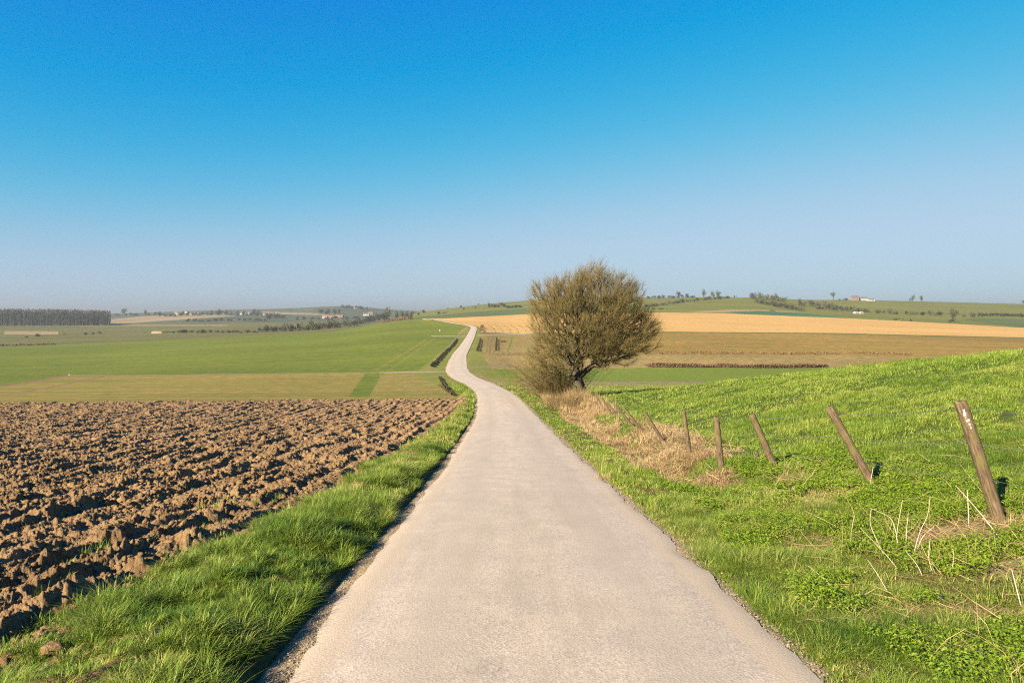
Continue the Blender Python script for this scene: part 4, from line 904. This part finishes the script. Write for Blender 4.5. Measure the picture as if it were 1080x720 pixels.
strip_hedge([(1036, 333.5), (1080, 333.8)], 3, 3, 'thin straight hedge at the right running past the dark field', M_BRAM, dens=14, seed=13, leaf=1.0)
def tiny_post(px, row, label):
    x0, y0, z0 = ground_at(px, row); s = y0 / FPX
    Vv, Ff = tube_np(np.array([(0, 0, -.2), (0, 0, 1.9 * s), (0, 0, 2.0 * s)]), [.34 * s, .32 * s, .05 * s], 8)
    mesh_np('marker_post', Vv, [Ff], MW, True, label=label, cat='marker post', loc=(x0, y0, z0))
MW, t = nmat('white_paint'); g = G(t); g.out(g.ramp(g.noise(g.pos(), 3, 3), [(.3, (.36, .35, .33)), (.7, (.44, .43, .41))]), .6)
tiny_post(464, 349.2, 'tiny white marker post in the green crop near the road bend')
tiny_post(73, 396, 'tiny white marker post where two soil tracks meet at left')

# ------------------------------------------------------------------ far bushes and trees
def crown_mesh(name, seed, n, shape, mat, leaf=.13, up=.3):
    """unit crown (radius ~1, base z=0): many leaf-clump faces through a lumpy volume"""
    q_ = np.random.default_rng(seed); L_ = []
    nl = 7; lob = np.stack([q_.normal(0, .42, nl) * shape[0], q_.normal(0, .42, nl) * shape[0], q_.uniform(.35, 1.25, nl) * shape[1]], 1); lr = q_.uniform(.32, .62, nl)
    w_ = q_.integers(0, nl, n); v = q_.normal(size=(n, 3)); v /= np.linalg.norm(v, axis=1)[:, None]
    C_ = lob[w_] + v * (lr[w_] * q_.random(n) ** .45)[:, None]; C_[:, 2] = np.abs(C_[:, 2])
    d = v + q_.normal(0, .5, (n, 3)) + [0, 0, up]; d /= np.linalg.norm(d, axis=1)[:, None]; e = np.cross(d, q_.normal(size=(n, 3))); e /= np.linalg.norm(e, axis=1)[:, None]
    s = leaf * q_.uniform(.5, 1.5, (n, 1)); Vv = np.stack([C_ - e * s * .45, C_ + e * s * .45, C_ + d * s * 1.4], 1).reshape(-1, 3)
    h = Vv[:, 2].max(); Vv[:, 2] /= h; wx = np.abs(Vv[:, :2]).max(); Vv[:, :2] /= wx * 1.0
    me = bpy.data.meshes.new(name); F = np.arange(3 * n).reshape(-1, 3)
    o = mesh_np(name, Vv, [F], mat, False, attrs={'rnd': np.repeat(q_.random(n), 3)}); me = o.data; bpy.data.objects.remove(o); return me
M_FB = [leaf_mat('far_bush_grey', [(0., (.04, .038, .025)), (.5, (.075, .07, .042)), (1., (.12, .11, .062))], 0, .2, .8, .1),
        leaf_mat('far_bush_olive', [(0., (.055, .06, .02)), (.5, (.10, .105, .04)), (1., (.16, .155, .065))], 0, .2, .8, .1),
        leaf_mat('far_bush_dark', [(0., (.018, .022, .014)), (.5, (.032, .038, .022)), (1., (.055, .06, .035))], 0, .2, .8, .1),
        leaf_mat('far_bush_brown', [(0., (.12, .08, .05)), (.5, (.19, .13, .085)), (1., (.26, .19, .13))], 0, .2, .8, .1)]
BM = {(c, v): crown_mesh('bush_crown', 100 + v * 7 + c, 520, (1.1, .8), M_FB[c]) for c in range(4) for v in range(3)}
TM = {(c, v): crown_mesh('tree_crown', 200 + v * 7 + c, 700, (.8, 1.0), M_FB[c], .1, .5) for c in range(4) for v in range(2)}
tv_, tf_ = tube_np(np.array([(0, 0, -.05), (.01, 0, .25), (0, .01, .5), (.01, .01, .8)]), [.045, .034, .026, .008], 6)
lv_ = [(tv_, tf_)]; kk = len(tv_)
for q in range(7):
    a = q * 2.4; z0 = .22 + q * .06; v_, f_ = tube_np(np.array([(0, 0, z0), (.16 * math.cos(a), .16 * math.sin(a), z0 + .16), (.3 * math.cos(a), .3 * math.sin(a), z0 + .34)]), [.018, .012, .004], 4); lv_.append((v_, f_ + kk)); kk += len(v_)
_o = mesh_np('trunk', np.concatenate([a for a, b in lv_]), [np.concatenate([b for a, b in lv_])], M_BARK, True); TRUNK = _o.data; bpy.data.objects.remove(_o)
def ordn(i): return ['first', 'second', 'third', 'fourth', 'fifth', 'sixth', 'seventh', 'eighth', 'ninth', 'tenth', 'eleventh', 'twelfth', 'thirteenth', 'fourteenth', 'fifteenth', 'sixteenth', 'seventeenth', 'eighteenth', 'nineteenth', 'twentieth'][i] if i < 20 else '%dth' % (i + 1)
_bn = [0]
def bush(px, row, wpx, hpx, c, label, group=None, yoff=0):
    x, y, z = ground_at(px, row); y += yoff; x = (px - CX) * y / FPX; z = float(H(x, y)); s = y / FPX; _bn[0] += 1
    o = bpy.data.objects.new('bush', BM[(c, _bn[0] % 3)]); COL.objects.link(o); o.location = (x, y, z - hpx * s * .06)
    o.scale = (wpx * s * .5, wpx * s * .5, hpx * s * 1.06); o.rotation_euler = (0, 0, _bn[0] * 1.7); tag(o, label, 'bush', group); return o
def ftree(px, row, wpx, hpx, c, label, group=None, stem=.25, name='tree', yoff=0):
    x, y, z = ground_at(px, row); y += yoff; x = (px - CX) * y / FPX; z = float(H(x, y)); s = y / FPX; _bn[0] += 1
    t_ = empty(name, (x, y, z), label, 'tree', group); t_.rotation_euler = (0, 0, _bn[0] * 1.3)
    k = bpy.data.objects.new('trunk', TRUNK); COL.objects.link(k); k.parent = t_; k.scale = (hpx * s * .75, hpx * s * .75, hpx * s * .9)
    cr_ = bpy.data.objects.new('crown', TM[(c, _bn[0] % 2)]); COL.objects.link(cr_); cr_.parent = t_; cr_.location = (0, 0, hpx * s * stem); cr_.scale = (wpx * s * .5, wpx * s * .5, hpx * s * (1 - stem)); return t_
def bline(p0, p1, n, w_, h_, c, what, group, js=.8):
    q_ = np.random.default_rng(int(p0[0] * 7 + p1[0]))
    for i in range(n):
        t_ = (i + .5) / n; px = p0[0] + (p1[0] - p0[0]) * t_ + q_.normal(0, .3); rw = p0[1] + (p1[1] - p0[1]) * t_ + q_.normal(0, .15)
        hh_ = h_ * q_.uniform(.7, 1.3)
        bush(px, rw, w_ * q_.uniform(.85, 1.3), hh_, c if not isinstance(c, tuple) else c[int(q_.integers(len(c)))], what % ordn(i), group)
# valley singles
for px, rw, a, b, lb in ((39, 355, 6.5, 4, 'dark round bush alone in the valley pasture at far left'), (28, 356, 4, 2, 'tiny low bush beside the dark round bush at far left'), (68, 353, 3, 1.6, 'tiny bush alone midway along the valley pasture'),
                     (90, 353, 5, 3, 'left bush of three in a row in the valley'), (98, 352.6, 4, 3, 'middle bush of three in a row in the valley'), (105.5, 352.2, 4.5, 3.4, 'right bush of three in a row in the valley')):
    bush(px, rw, a, b, 2, lb, 'bushes dotted over the valley pasture')
bline((173, 351), (271, 351), 15, 7, 2.8, (0, 2), 'low dark bush in the valley hedge, %s right of the straw stack', 'bushes of the valley hedge')
bush(193, 351, 11, 4.6, 2, 'widest dark bush in the valley hedge, nearer the straw stack', 'bushes of the valley hedge'); bush(213, 351, 9, 4.6, 2, 'tall dark bush in the middle of the valley hedge', 'bushes of the valley hedge')
# rising hedge above green crop
bline((272, 350.5), (330, 348), 9, 10, 7.5, (0, 2, 0), 'grey brown bush at the lower end of the thick rising hedge, %s from left', 'bushes of the thick hedge above the green crop')
bline((326, 348.3), (380, 343.5), 10, 11, 10, (0, 0, 1), 'tall grey bush in the middle of the thick rising hedge, %s from the left', 'bushes of the thick hedge above the green crop')
bline((374, 342.5), (408, 338), 7, 9, 8, (0, 2), 'dark bush on the upper end of the thick rising hedge, %s from the left', 'bushes of the thick hedge above the green crop')
ftree(409.5, 336.5, 14, 14, 1, 'rounded olive tree, the tallest at the top of the rising hedge', stem=.12)
for i, (px, h_) in enumerate(((418, 9), (424, 10), (429, 9), (434, 9), (398, 7))): ftree(px, 336.3, 8, h_, 1 if i % 2 else 0, ['pale tree touching the rounded olive tree', 'second pale tree right of the rounded olive tree', 'third pale tree right of the rounded olive tree', 'last pale tree in the clump right of the rounded olive tree', 'small tree left of the rounded olive tree'][i], 'pale trees on the hedge top', stem=.1)
bush(441, 332.5, 7, 4, 1, 'low olive bush on the slope left of the road crest'); bush(447, 330.5, 5, 4.5, 2, 'dark bush on the skyline left of the road crest')
# centre skyline
for px, rw, a, b, c, lb in ((486.5, 324.4, 3.6, 3, 2, 'upper dark bush of a pair on the central hill slope'), (489.2, 326.6, 3.4, 2.6, 2, 'lower dark bush of a pair on the central hill slope'), (501.5, 325.6, 3, 3, 0, 'single small grey bush on the central hill slope'),
                        (504.5, 321.4, 3, 1.8, 0, 'tiny bush on the skyline of the central hill'), (463, 331.2, 4.5, 3.6, 2, 'dark bush at the left end of the low hedge on the slope'), (468.5, 330.6, 7, 2, 2, 'flat dark bush in the low hedge on the slope'), (472.5, 325.6, 2.5, 1.4, 0, 'tiny grey bush on the skyline above the low hedge')):
    bush(px, rw, a, b, c, lb, 'bushes on the central hill slope')
bline((515, 324.3), (533, 323.5), 6, 5.5, 4.8, 2, 'dark bush in the taller left half of the hilltop copse, %s from left', 'bushes of the hilltop copse'); bline((533, 325), (551, 324.2), 6, 5.5, 3.2, 2, 'dark bush in the lower right half of the hilltop copse, %s from left', 'bushes of the hilltop copse')
# right hills
bline((680, 324.5), (712, 320.5), 8, 6.5, 4.6, (0, 2, 1), 'dark bush in the lower half of the slanting hillside hedge, %s from left', 'bushes of the slanting hillside hedge'); bline((712, 320), (769, 314.6), 13, 6.5, 4.2, (0, 2, 1), 'dark bush in the upper half of the slanting hillside hedge, %s from left', 'bushes of the slanting hillside hedge')
bline((682, 314.8), (733, 313.9), 10, 6, 3.4, (0, 2), 'low bush on the skyline right of the bare tree, %s from the left', 'bushes on the right skyline')
ftree(715.5, 314, 8, 7.5, 0, 'round grey tree on the skyline above the slanting hedge'); ftree(724, 313.8, 6, 5, 2, 'small dark tree right of the round grey skyline tree')
ftree(742, 314.5, 7, 10.5, 1, 'tall pale tree standing highest on the right skyline', stem=.15); ftree(752, 314, 8, 8, 1, 'pale tree right of the tallest skyline tree', stem=.1); ftree(757, 314, 6.5, 8.5, 0, 'pale tree at the right end of the skyline trees', stem=.1)
bush(775, 313.6, 4, 2.4, 2, 'single dark bush on the bare hill skyline'); bush(697, 326.5, 7, 2, 2, 'flat dark bush right beside the bare tree crown at the field edge'); bush(689, 326.3, 6, 2.2, 2, 'dark bush just clear of the bare tree crown')
bush(815, 328, 11, 1.6, 3, 'low brown scrub above the emerald strip')
bline((789, 315), (830, 318.5), 9, 9, 7.5, (0, 1, 1), 'olive bush in the copse on the round hill, %s from the left', 'bushes of the round hill copse')
bline((797, 319.5), (847, 328.5), 11, 8, 5.5, (0, 2), 'dark bush in the slanting lower hedge of the round hill, %s from the left', 'bushes of the round hill lower hedge')
bline((842, 321.5), (882, 325.5), 8, 8, 6, (0, 1), 'grey bush between the round hill and the farm, %s from the left', 'bushes below the farm at left')
ftree(844, 323, 7, 9, 0, 'grey tree right of the round hill copse'); ftree(855, 323.4, 6, 8, 0, 'thin grey tree below the farm at left'); ftree(870, 325, 9, 9, 3, 'brown leafless tree below the lone hilltop tree', stem=.35)
ftree(879, 316.6, 6.5, 9.5, 0, 'lone tall tree on the ridge left of the farm', stem=.4)
bush(892, 316.6, 7, 3, 2, 'dark shrub just left of the farmhouse'); bush(885, 317, 5, 2, 0, 'small shrub between the lone tree and farm')
bline((861, 325.8), (917, 329.6), 13, 7, 4.8, (0, 0, 2), 'grey bush in the hedge below the farm, %s from the left', 'bushes of the hedge below the farm')
for i, (px, rw, a, b) in enumerate(((926, 330.4, 8, 4.6), (931, 330.6, 6, 3.8), (939, 331, 7, 6.4), (945, 331.4, 6, 4), (956, 331.8, 9, 4.4), (963, 331.9, 7, 3.8), (972, 332.2, 10, 4), (982, 332.4, 8, 5.4), (991.5, 332.8, 8, 5.6), (986, 332.8, 4, 2))):
    bush(px, rw, a, b, (0, 0, 0, 2, 0, 0, 2, 0, 2, 0)[i], 'bush in the broken hedge right of the white sheds, %s from the left' % ordn(i), 'bushes of the broken hedge')
for px, rw, a, b, c, lb in ((945, 337.8, 6, 2.8, 2, 'left dark bush at the golden field edge'), (952.5, 338, 4, 4, 3, 'brown bush in the trio at the golden field edge'), (960.5, 338.8, 4.5, 3, 0, 'right grey bush of the trio at the golden field edge'),
                            (1003, 340, 10, 4, 2, 'dark bush under the tall field tree'), (1017, 334.4, 5, 3.6, 0, 'small bush right of the tall field tree'), (1026, 334.6, 8, 6, 0, 'left dark bush of a pair in the right hedge'), (1034, 334.6, 7, 6, 2, 'right dark bush of a pair in the right hedge'),
                            (1069, 334, 6, 4, 0, 'grey bush near the right end of the thin hedge'), (1077, 334.4, 7, 4, 2, 'dark bush at the right end of the thin hedge'), (1079.5, 320.8, 3, 5, 2, 'dark bush on the skyline at the far right')):
    bush(px, rw, a, b, c, lb, 'scattered bushes on the right hillside')
ftree(1005, 339.4, 11, 16, 0, 'tall grey tree standing in the right hillside fields', stem=.2)
ftree(962.3, 318.9, 7, 9.4, 1, 'larger of two trees alone on the right ridge', stem=.12); ftree(972, 318.9, 5, 8.4, 0, 'slimmer of two trees alone on the right ridge', stem=.2)

# poplar plantation, far left: one mass of thin trunks and pale tops
def wood():
    q_ = np.random.default_rng(77); vs = []; fs = []; k = 0; at = []
    a = np.array(ground_at(-60, 343.6)); b = np.array(ground_at(116, 343.4)); n = 2600; u_ = q_.random(n); dep = q_.random(n) ** 1.5 * 160
    x = a[0] + (b[0] - a[0]) * u_ + dep * .0; y = a[1] + (b[1] - a[1]) * u_ + dep; x = x * y / (a[1] + (b[1] - a[1]) * u_)
    s = a[1] / FPX; z = H(x, y); h_ = (17.2 - 2.8 * u_ ** 3) * s * q_.uniform(.82, 1.05, n)
    P0 = np.stack([x, y, z - 1], 1); P1 = np.stack([x, y, z + h_ * .85], 1)
    v_, f_ = segs_np(P0, P1, .32, .12); vs.append(v_); fs.append(f_); at.append(np.full(len(v_), .8))
    off = len(v_)
    per = 26; X = np.repeat(x, per); Y = np.repeat(y, per); Zb = np.repeat(z, per); Hh = np.repeat(h_, per); m = len(X); t_ = .12 + .88 * q_.random(m)
    r = (1 - np.abs(t_ - .55) * 1.2) * 2.6; aa = q_.uniform(0, 6.28, m); C_ = np.stack([X + r * np.cos(aa) * q_.random(m), Y + r * np.sin(aa) * q_.random(m), Zb + Hh * t_], 1)
    d = np.stack([np.cos(aa) * .5, np.sin(aa) * .5, np.ones(m)], 1); e = np.stack([-np.sin(aa + 1), np.cos(aa + 1), np.zeros(m)], 1); sz = q_.uniform(.6, 1.5, (m, 1))
    T_ = np.stack([C_ - e * sz * .4, C_ + e * sz * .4, C_ + d * sz * 2.2], 1).reshape(-1, 3)
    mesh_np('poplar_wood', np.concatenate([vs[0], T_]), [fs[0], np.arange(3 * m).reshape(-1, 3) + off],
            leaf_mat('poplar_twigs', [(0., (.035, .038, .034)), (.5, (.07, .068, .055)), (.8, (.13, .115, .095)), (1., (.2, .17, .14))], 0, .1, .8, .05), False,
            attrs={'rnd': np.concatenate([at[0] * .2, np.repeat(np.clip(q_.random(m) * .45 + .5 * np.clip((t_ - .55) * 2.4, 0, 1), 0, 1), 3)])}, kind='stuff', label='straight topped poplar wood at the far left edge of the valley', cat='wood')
wood()
# trees round the far village and hills
vb = np.random.default_rng(5)
def vline(x0, x1, r0, r1, n, w_, h_, c, what, grp):
    for i in range(n):
        u_ = (i + vb.random()) / n; ftree(x0 + (x1 - x0) * u_, r0 + (r1 - r0) * u_ + vb.normal(0, .25), w_ * vb.uniform(.7, 1.4), h_ * vb.uniform(.7, 1.3), int(c[int(vb.integers(len(c)))]), what % ordn(i), grp, stem=.08)
vline(118, 175, 333.5, 333, 11, 6, 4, (0, 2), 'hazy grey tree on the hill right of the poplar wood, %s from the left', 'hazy trees on the left hill')
ftree(131, 333, 9, 9, 0, 'tallest hazy tree right of the poplar wood'); ftree(154, 333, 6, 7, 0, 'hazy rounded tree above the ochre hill field')
vline(168, 235, 334.5, 332, 15, 7, 4.6, (0, 2, 2), 'dark tree in the belt below the far village, %s from the left', 'trees round the far village')
vline(195, 285, 339.5, 338, 15, 6.5, 3.2, (2, 0), 'dark tree on the lower slope under the far village, %s from the left', 'trees under the far village')
vline(222, 290, 332, 334, 13, 6, 5, (2, 0), 'hazy tree among the houses of the far village, %s from the left', 'trees among the village houses')
for px, h_ in ((231.5, 8), (268, 8), (272.5, 6.5)): ftree(px, 332.6, 4.2, h_, 2, 'tall thin dark tree rising over the far village' + {231.5: ' at its left', 268: ' at its right', 272.5: ', rightmost of all'}[px], 'tall thin village trees', stem=.05)
vline(280, 300, 337, 336, 5, 9, 5.5, (0, 2), 'hazy tree on the slope below the ochre strip, %s from the left', 'trees below the ochre strip')
vline(335, 360, 331, 332, 7, 6.5, 6, (0, 2), 'blue grey tree left of the far wooded knoll, %s from the left', 'trees by the wooded knoll')
vline(358, 388, 325, 327, 9, 5.5, 4, (0, 2), 'hazy tree on the wooded knoll crest, %s from the left', 'trees on the wooded knoll')
vline(310, 400, 338, 336, 14, 7, 3.5, (2, 0, 1), 'hazy bush on the far slope behind the thick hedge, %s from the left', 'bushes behind the thick hedge')

# ------------------------------------------------------------------ buildings
def flat(name, c, r=.8):
    c = tuple(v * .62 for v in c)
    m, t = nmat(name); g = G(t); n = g.noise(g.pos(), .8, 4); g.out(g.ramp(n, [(.3, tuple(v * .88 for v in c)), (.7, tuple(min(1, v * 1.1) for v in c))]), r); return m
M_WALL = flat('cream_wall', (.55, .47, .36)); M_BRICK = flat('orange_brick', (.30, .19, .12)); M_SLATE = flat('slate_roof', (.13, .13, .125)); M_TILE = flat('tile_roof', (.24, .15, .10)); M_GLASS = flat('dark_window', (.03, .035, .04), .2); M_WHITE = flat('white_wall', (.52, .50, .46))
def boxm(name, x0, x1, y0, y1, z0, z1, mat, parent):
    c = [(x, y, z) for x in (x0, x1) for y in (y0, y1) for z in (z0, z1)]
    F = [(0, 1, 3, 2), (4, 6, 7, 5), (0, 4, 5, 1), (2, 3, 7, 6), (0, 2, 6, 4), (1, 5, 7, 3)]
    return mesh_np(name, c, [F], mat, False, parent=parent)
def house(px, row, wpx, hpx, wall, roof, label, cat='house', name='house', windows=3, group=None, depth=.6, chim=True, pitch=.42):
    x, y, z = ground_at(px, row); s = y / FPX; W = wpx * s; Hh = hpx * s; D = max(4, W * depth); D = min(D, 11); e = Hh * (1 - pitch)
    b = empty(name, (x, y, z), label, cat, group)
    V_ = [(-W / 2, 0, -1.5), (W / 2, 0, -1.5), (W / 2, D, -1.5), (-W / 2, D, -1.5), (-W / 2, 0, e), (W / 2, 0, e), (W / 2, D, e), (-W / 2, D, e), (-W / 2, D / 2, Hh), (W / 2, D / 2, Hh)]
    mesh_np('wall', V_, [[(0, 1, 5, 4), (2, 3, 7, 6)], [(1, 2, 6, 9, 5), (3, 0, 4, 8, 7)]], wall, False, parent=b)
    o = .35; t = .22
    rV = []
    for dz in (.05, .05 + t): rV += [(-W / 2 - o, -o, e - o * .6 + dz), (W / 2 + o, -o, e - o * .6 + dz), (W / 2 + o, D / 2, Hh + dz), (-W / 2 - o, D / 2, Hh + dz), (W / 2 + o, D + o, e - o * .6 + dz), (-W / 2 - o, D + o, e - o * .6 + dz)]
    rF = [(0, 3, 2, 1), (3, 5, 4, 2), (6, 7, 8, 9), (9, 8, 10, 11), (0, 1, 7, 6), (4, 5, 11, 10), (1, 2, 8, 7), (2, 4, 10, 8), (3, 0, 6, 9), (5, 3, 9, 11)]
    rf = mesh_np('roof', rV, [rF], roof, False, parent=b)
    if chim: boxm('chimney', W * .28, W * .28 + .9, D / 2 - .4, D / 2 + .4, Hh - .8, Hh + 1.3, M_BRICK, rf)
    for i in range(windows):
        wx = -W / 2 + W * (i + .5) / windows; wf = boxm('window', wx - .55, wx + .55, -.06, .05, e * .35, e * .35 + 1.3, M_GLASS, b); boxm('sill', wx - .65, wx + .65, -.12, -.061, e * .35 - .12, e * .35, M_WHITE, wf)
    d0 = W * .06; dr_ = boxm('door', d0, d0 + 1.0, -.07, .05, -.2, 2.1, M_SLATE, b)
    return b
house(902.5, 316.9, 7, 5.2, M_BRICK, M_SLATE, 'tall end house of the ridge farm with a brick front', name='farmhouse', windows=2)
house(910.5, 317, 10, 3.8, M_WALL, M_SLATE, 'long low farm range with a grey roof on the right ridge', name='farm_building', cat='barn', windows=5)
house(919.5, 317.4, 6.5, 2.6, M_WHITE, M_SLATE, 'small white outbuilding right of the farm range', name='outbuilding', cat='outbuilding', windows=2, chim=False)
house(903.2, 330.8, 3.6, 1.9, M_WHITE, M_WHITE, 'left white shed in front of the hedge below the farm', name='shed', cat='shed', windows=1, chim=False, group='white sheds below the farm'); house(908.6, 330.9, 3.6, 1.9, M_WHITE, M_WALL, 'right cream shed in front of the hedge below the farm', name='shed', cat='shed', windows=1, chim=False, group='white sheds below the farm')
for i, (px, rw, a, b, wl, rf_) in enumerate(((187, 331.8, 9, 3, M_WALL, M_TILE), (203, 332, 6, 3, M_WHITE, M_TILE), (209, 331.6, 5, 2.6, M_WHITE, M_SLATE), (237, 331.6, 4, 3.4, M_WHITE, M_SLATE), (254, 332, 4, 3, M_WALL, M_TILE), (262, 331.2, 6, 3.2, M_WALL, M_SLATE), (279, 332.4, 5, 3, M_WALL, M_TILE), (196, 330.6, 3, 3.5, M_WALL, M_SLATE))):
    house(px, rw, a, b, wl, rf_, 'tiny house of the hazy far village, %s building from its left' % ordn([0, 2, 3, 4, 5, 6, 7, 1][i]), group='houses of the far village', windows=2, chim=False)
for i, (px, rw, a, b, wl, rf_) in enumerate(((342.5, 335.8, 5, 3.4, M_WHITE, M_TILE), (349, 335.4, 7, 3, M_BRICK, M_TILE), (357.5, 335, 8, 3, M_BRICK, M_TILE), (386, 333, 6, 2.8, M_WALL, M_TILE), (390.5, 332, 5, 3, M_BRICK, M_TILE), (374.5, 325.6, 3, 2.6, M_WHITE, M_SLATE))):
    house(px, rw, a, b, wl, rf_, ['pale house at the left of the hamlet behind the thick hedge', 'orange brick house in the middle of the hamlet', 'wide orange brick house at the right of the hamlet', 'house with tiled roof glimpsed above the hedge top', 'orange house by the rounded olive tree', 'small white house on the wooded knoll'][i], group='houses of the hamlet behind the hedge', windows=2, chim=False)
x0, y0, z0 = ground_at(166, 351.6); s = y0 / FPX
Vv = []; n1, n2 = 24, 8
for i in range(n1):
    for j in range(n2):
        u_ = i / (n1 - 1) * 2 - 1; v_ = j / (n2 - 1) * math.pi; e = (1 - abs(u_) ** 5) ** .5; Vv.append((u_ * 6.5 * s, -math.cos(v_) * 2.8 * s * .6 * e, math.sin(v_) ** .7 * 2.6 * s * e * (1 + .05 * math.sin(i * 2)) - .1))
mesh_np('straw_stack', Vv, [quads(n1, n2)], flat('straw', (.30, .22, .13)), True, label='long low straw stack at the left end of the valley hedge', cat='straw stack', loc=(x0, y0, z0))

# ------------------------------------------------------------------ haze
hm = bpy.data.materials.new('haze'); hm.use_nodes = True; t = hm.node_tree; t.nodes.clear(); o = t.nodes.new('ShaderNodeOutputMaterial'); pv = t.nodes.new('ShaderNodeVolumePrincipled')
pv.inputs['Color'].default_value = (.27, .30, .335, 1); pv.inputs['Density'].default_value = .00017; pv.inputs['Anisotropy'].default_value = .1
t.links.new(pv.outputs[0], o.inputs['Volume'])
c = [(x, y, z) for x in (-14000, 14500) for y in (-40, 12500) for z in (-60, 78)]
mesh_np('haze', c, [[(0, 1, 3, 2), (4, 6, 7, 5), (0, 4, 5, 1), (2, 3, 7, 6), (0, 2, 6, 4), (1, 5, 7, 3)]], hm, False, kind='stuff', label='pale even haze over the whole valley', cat='haze')
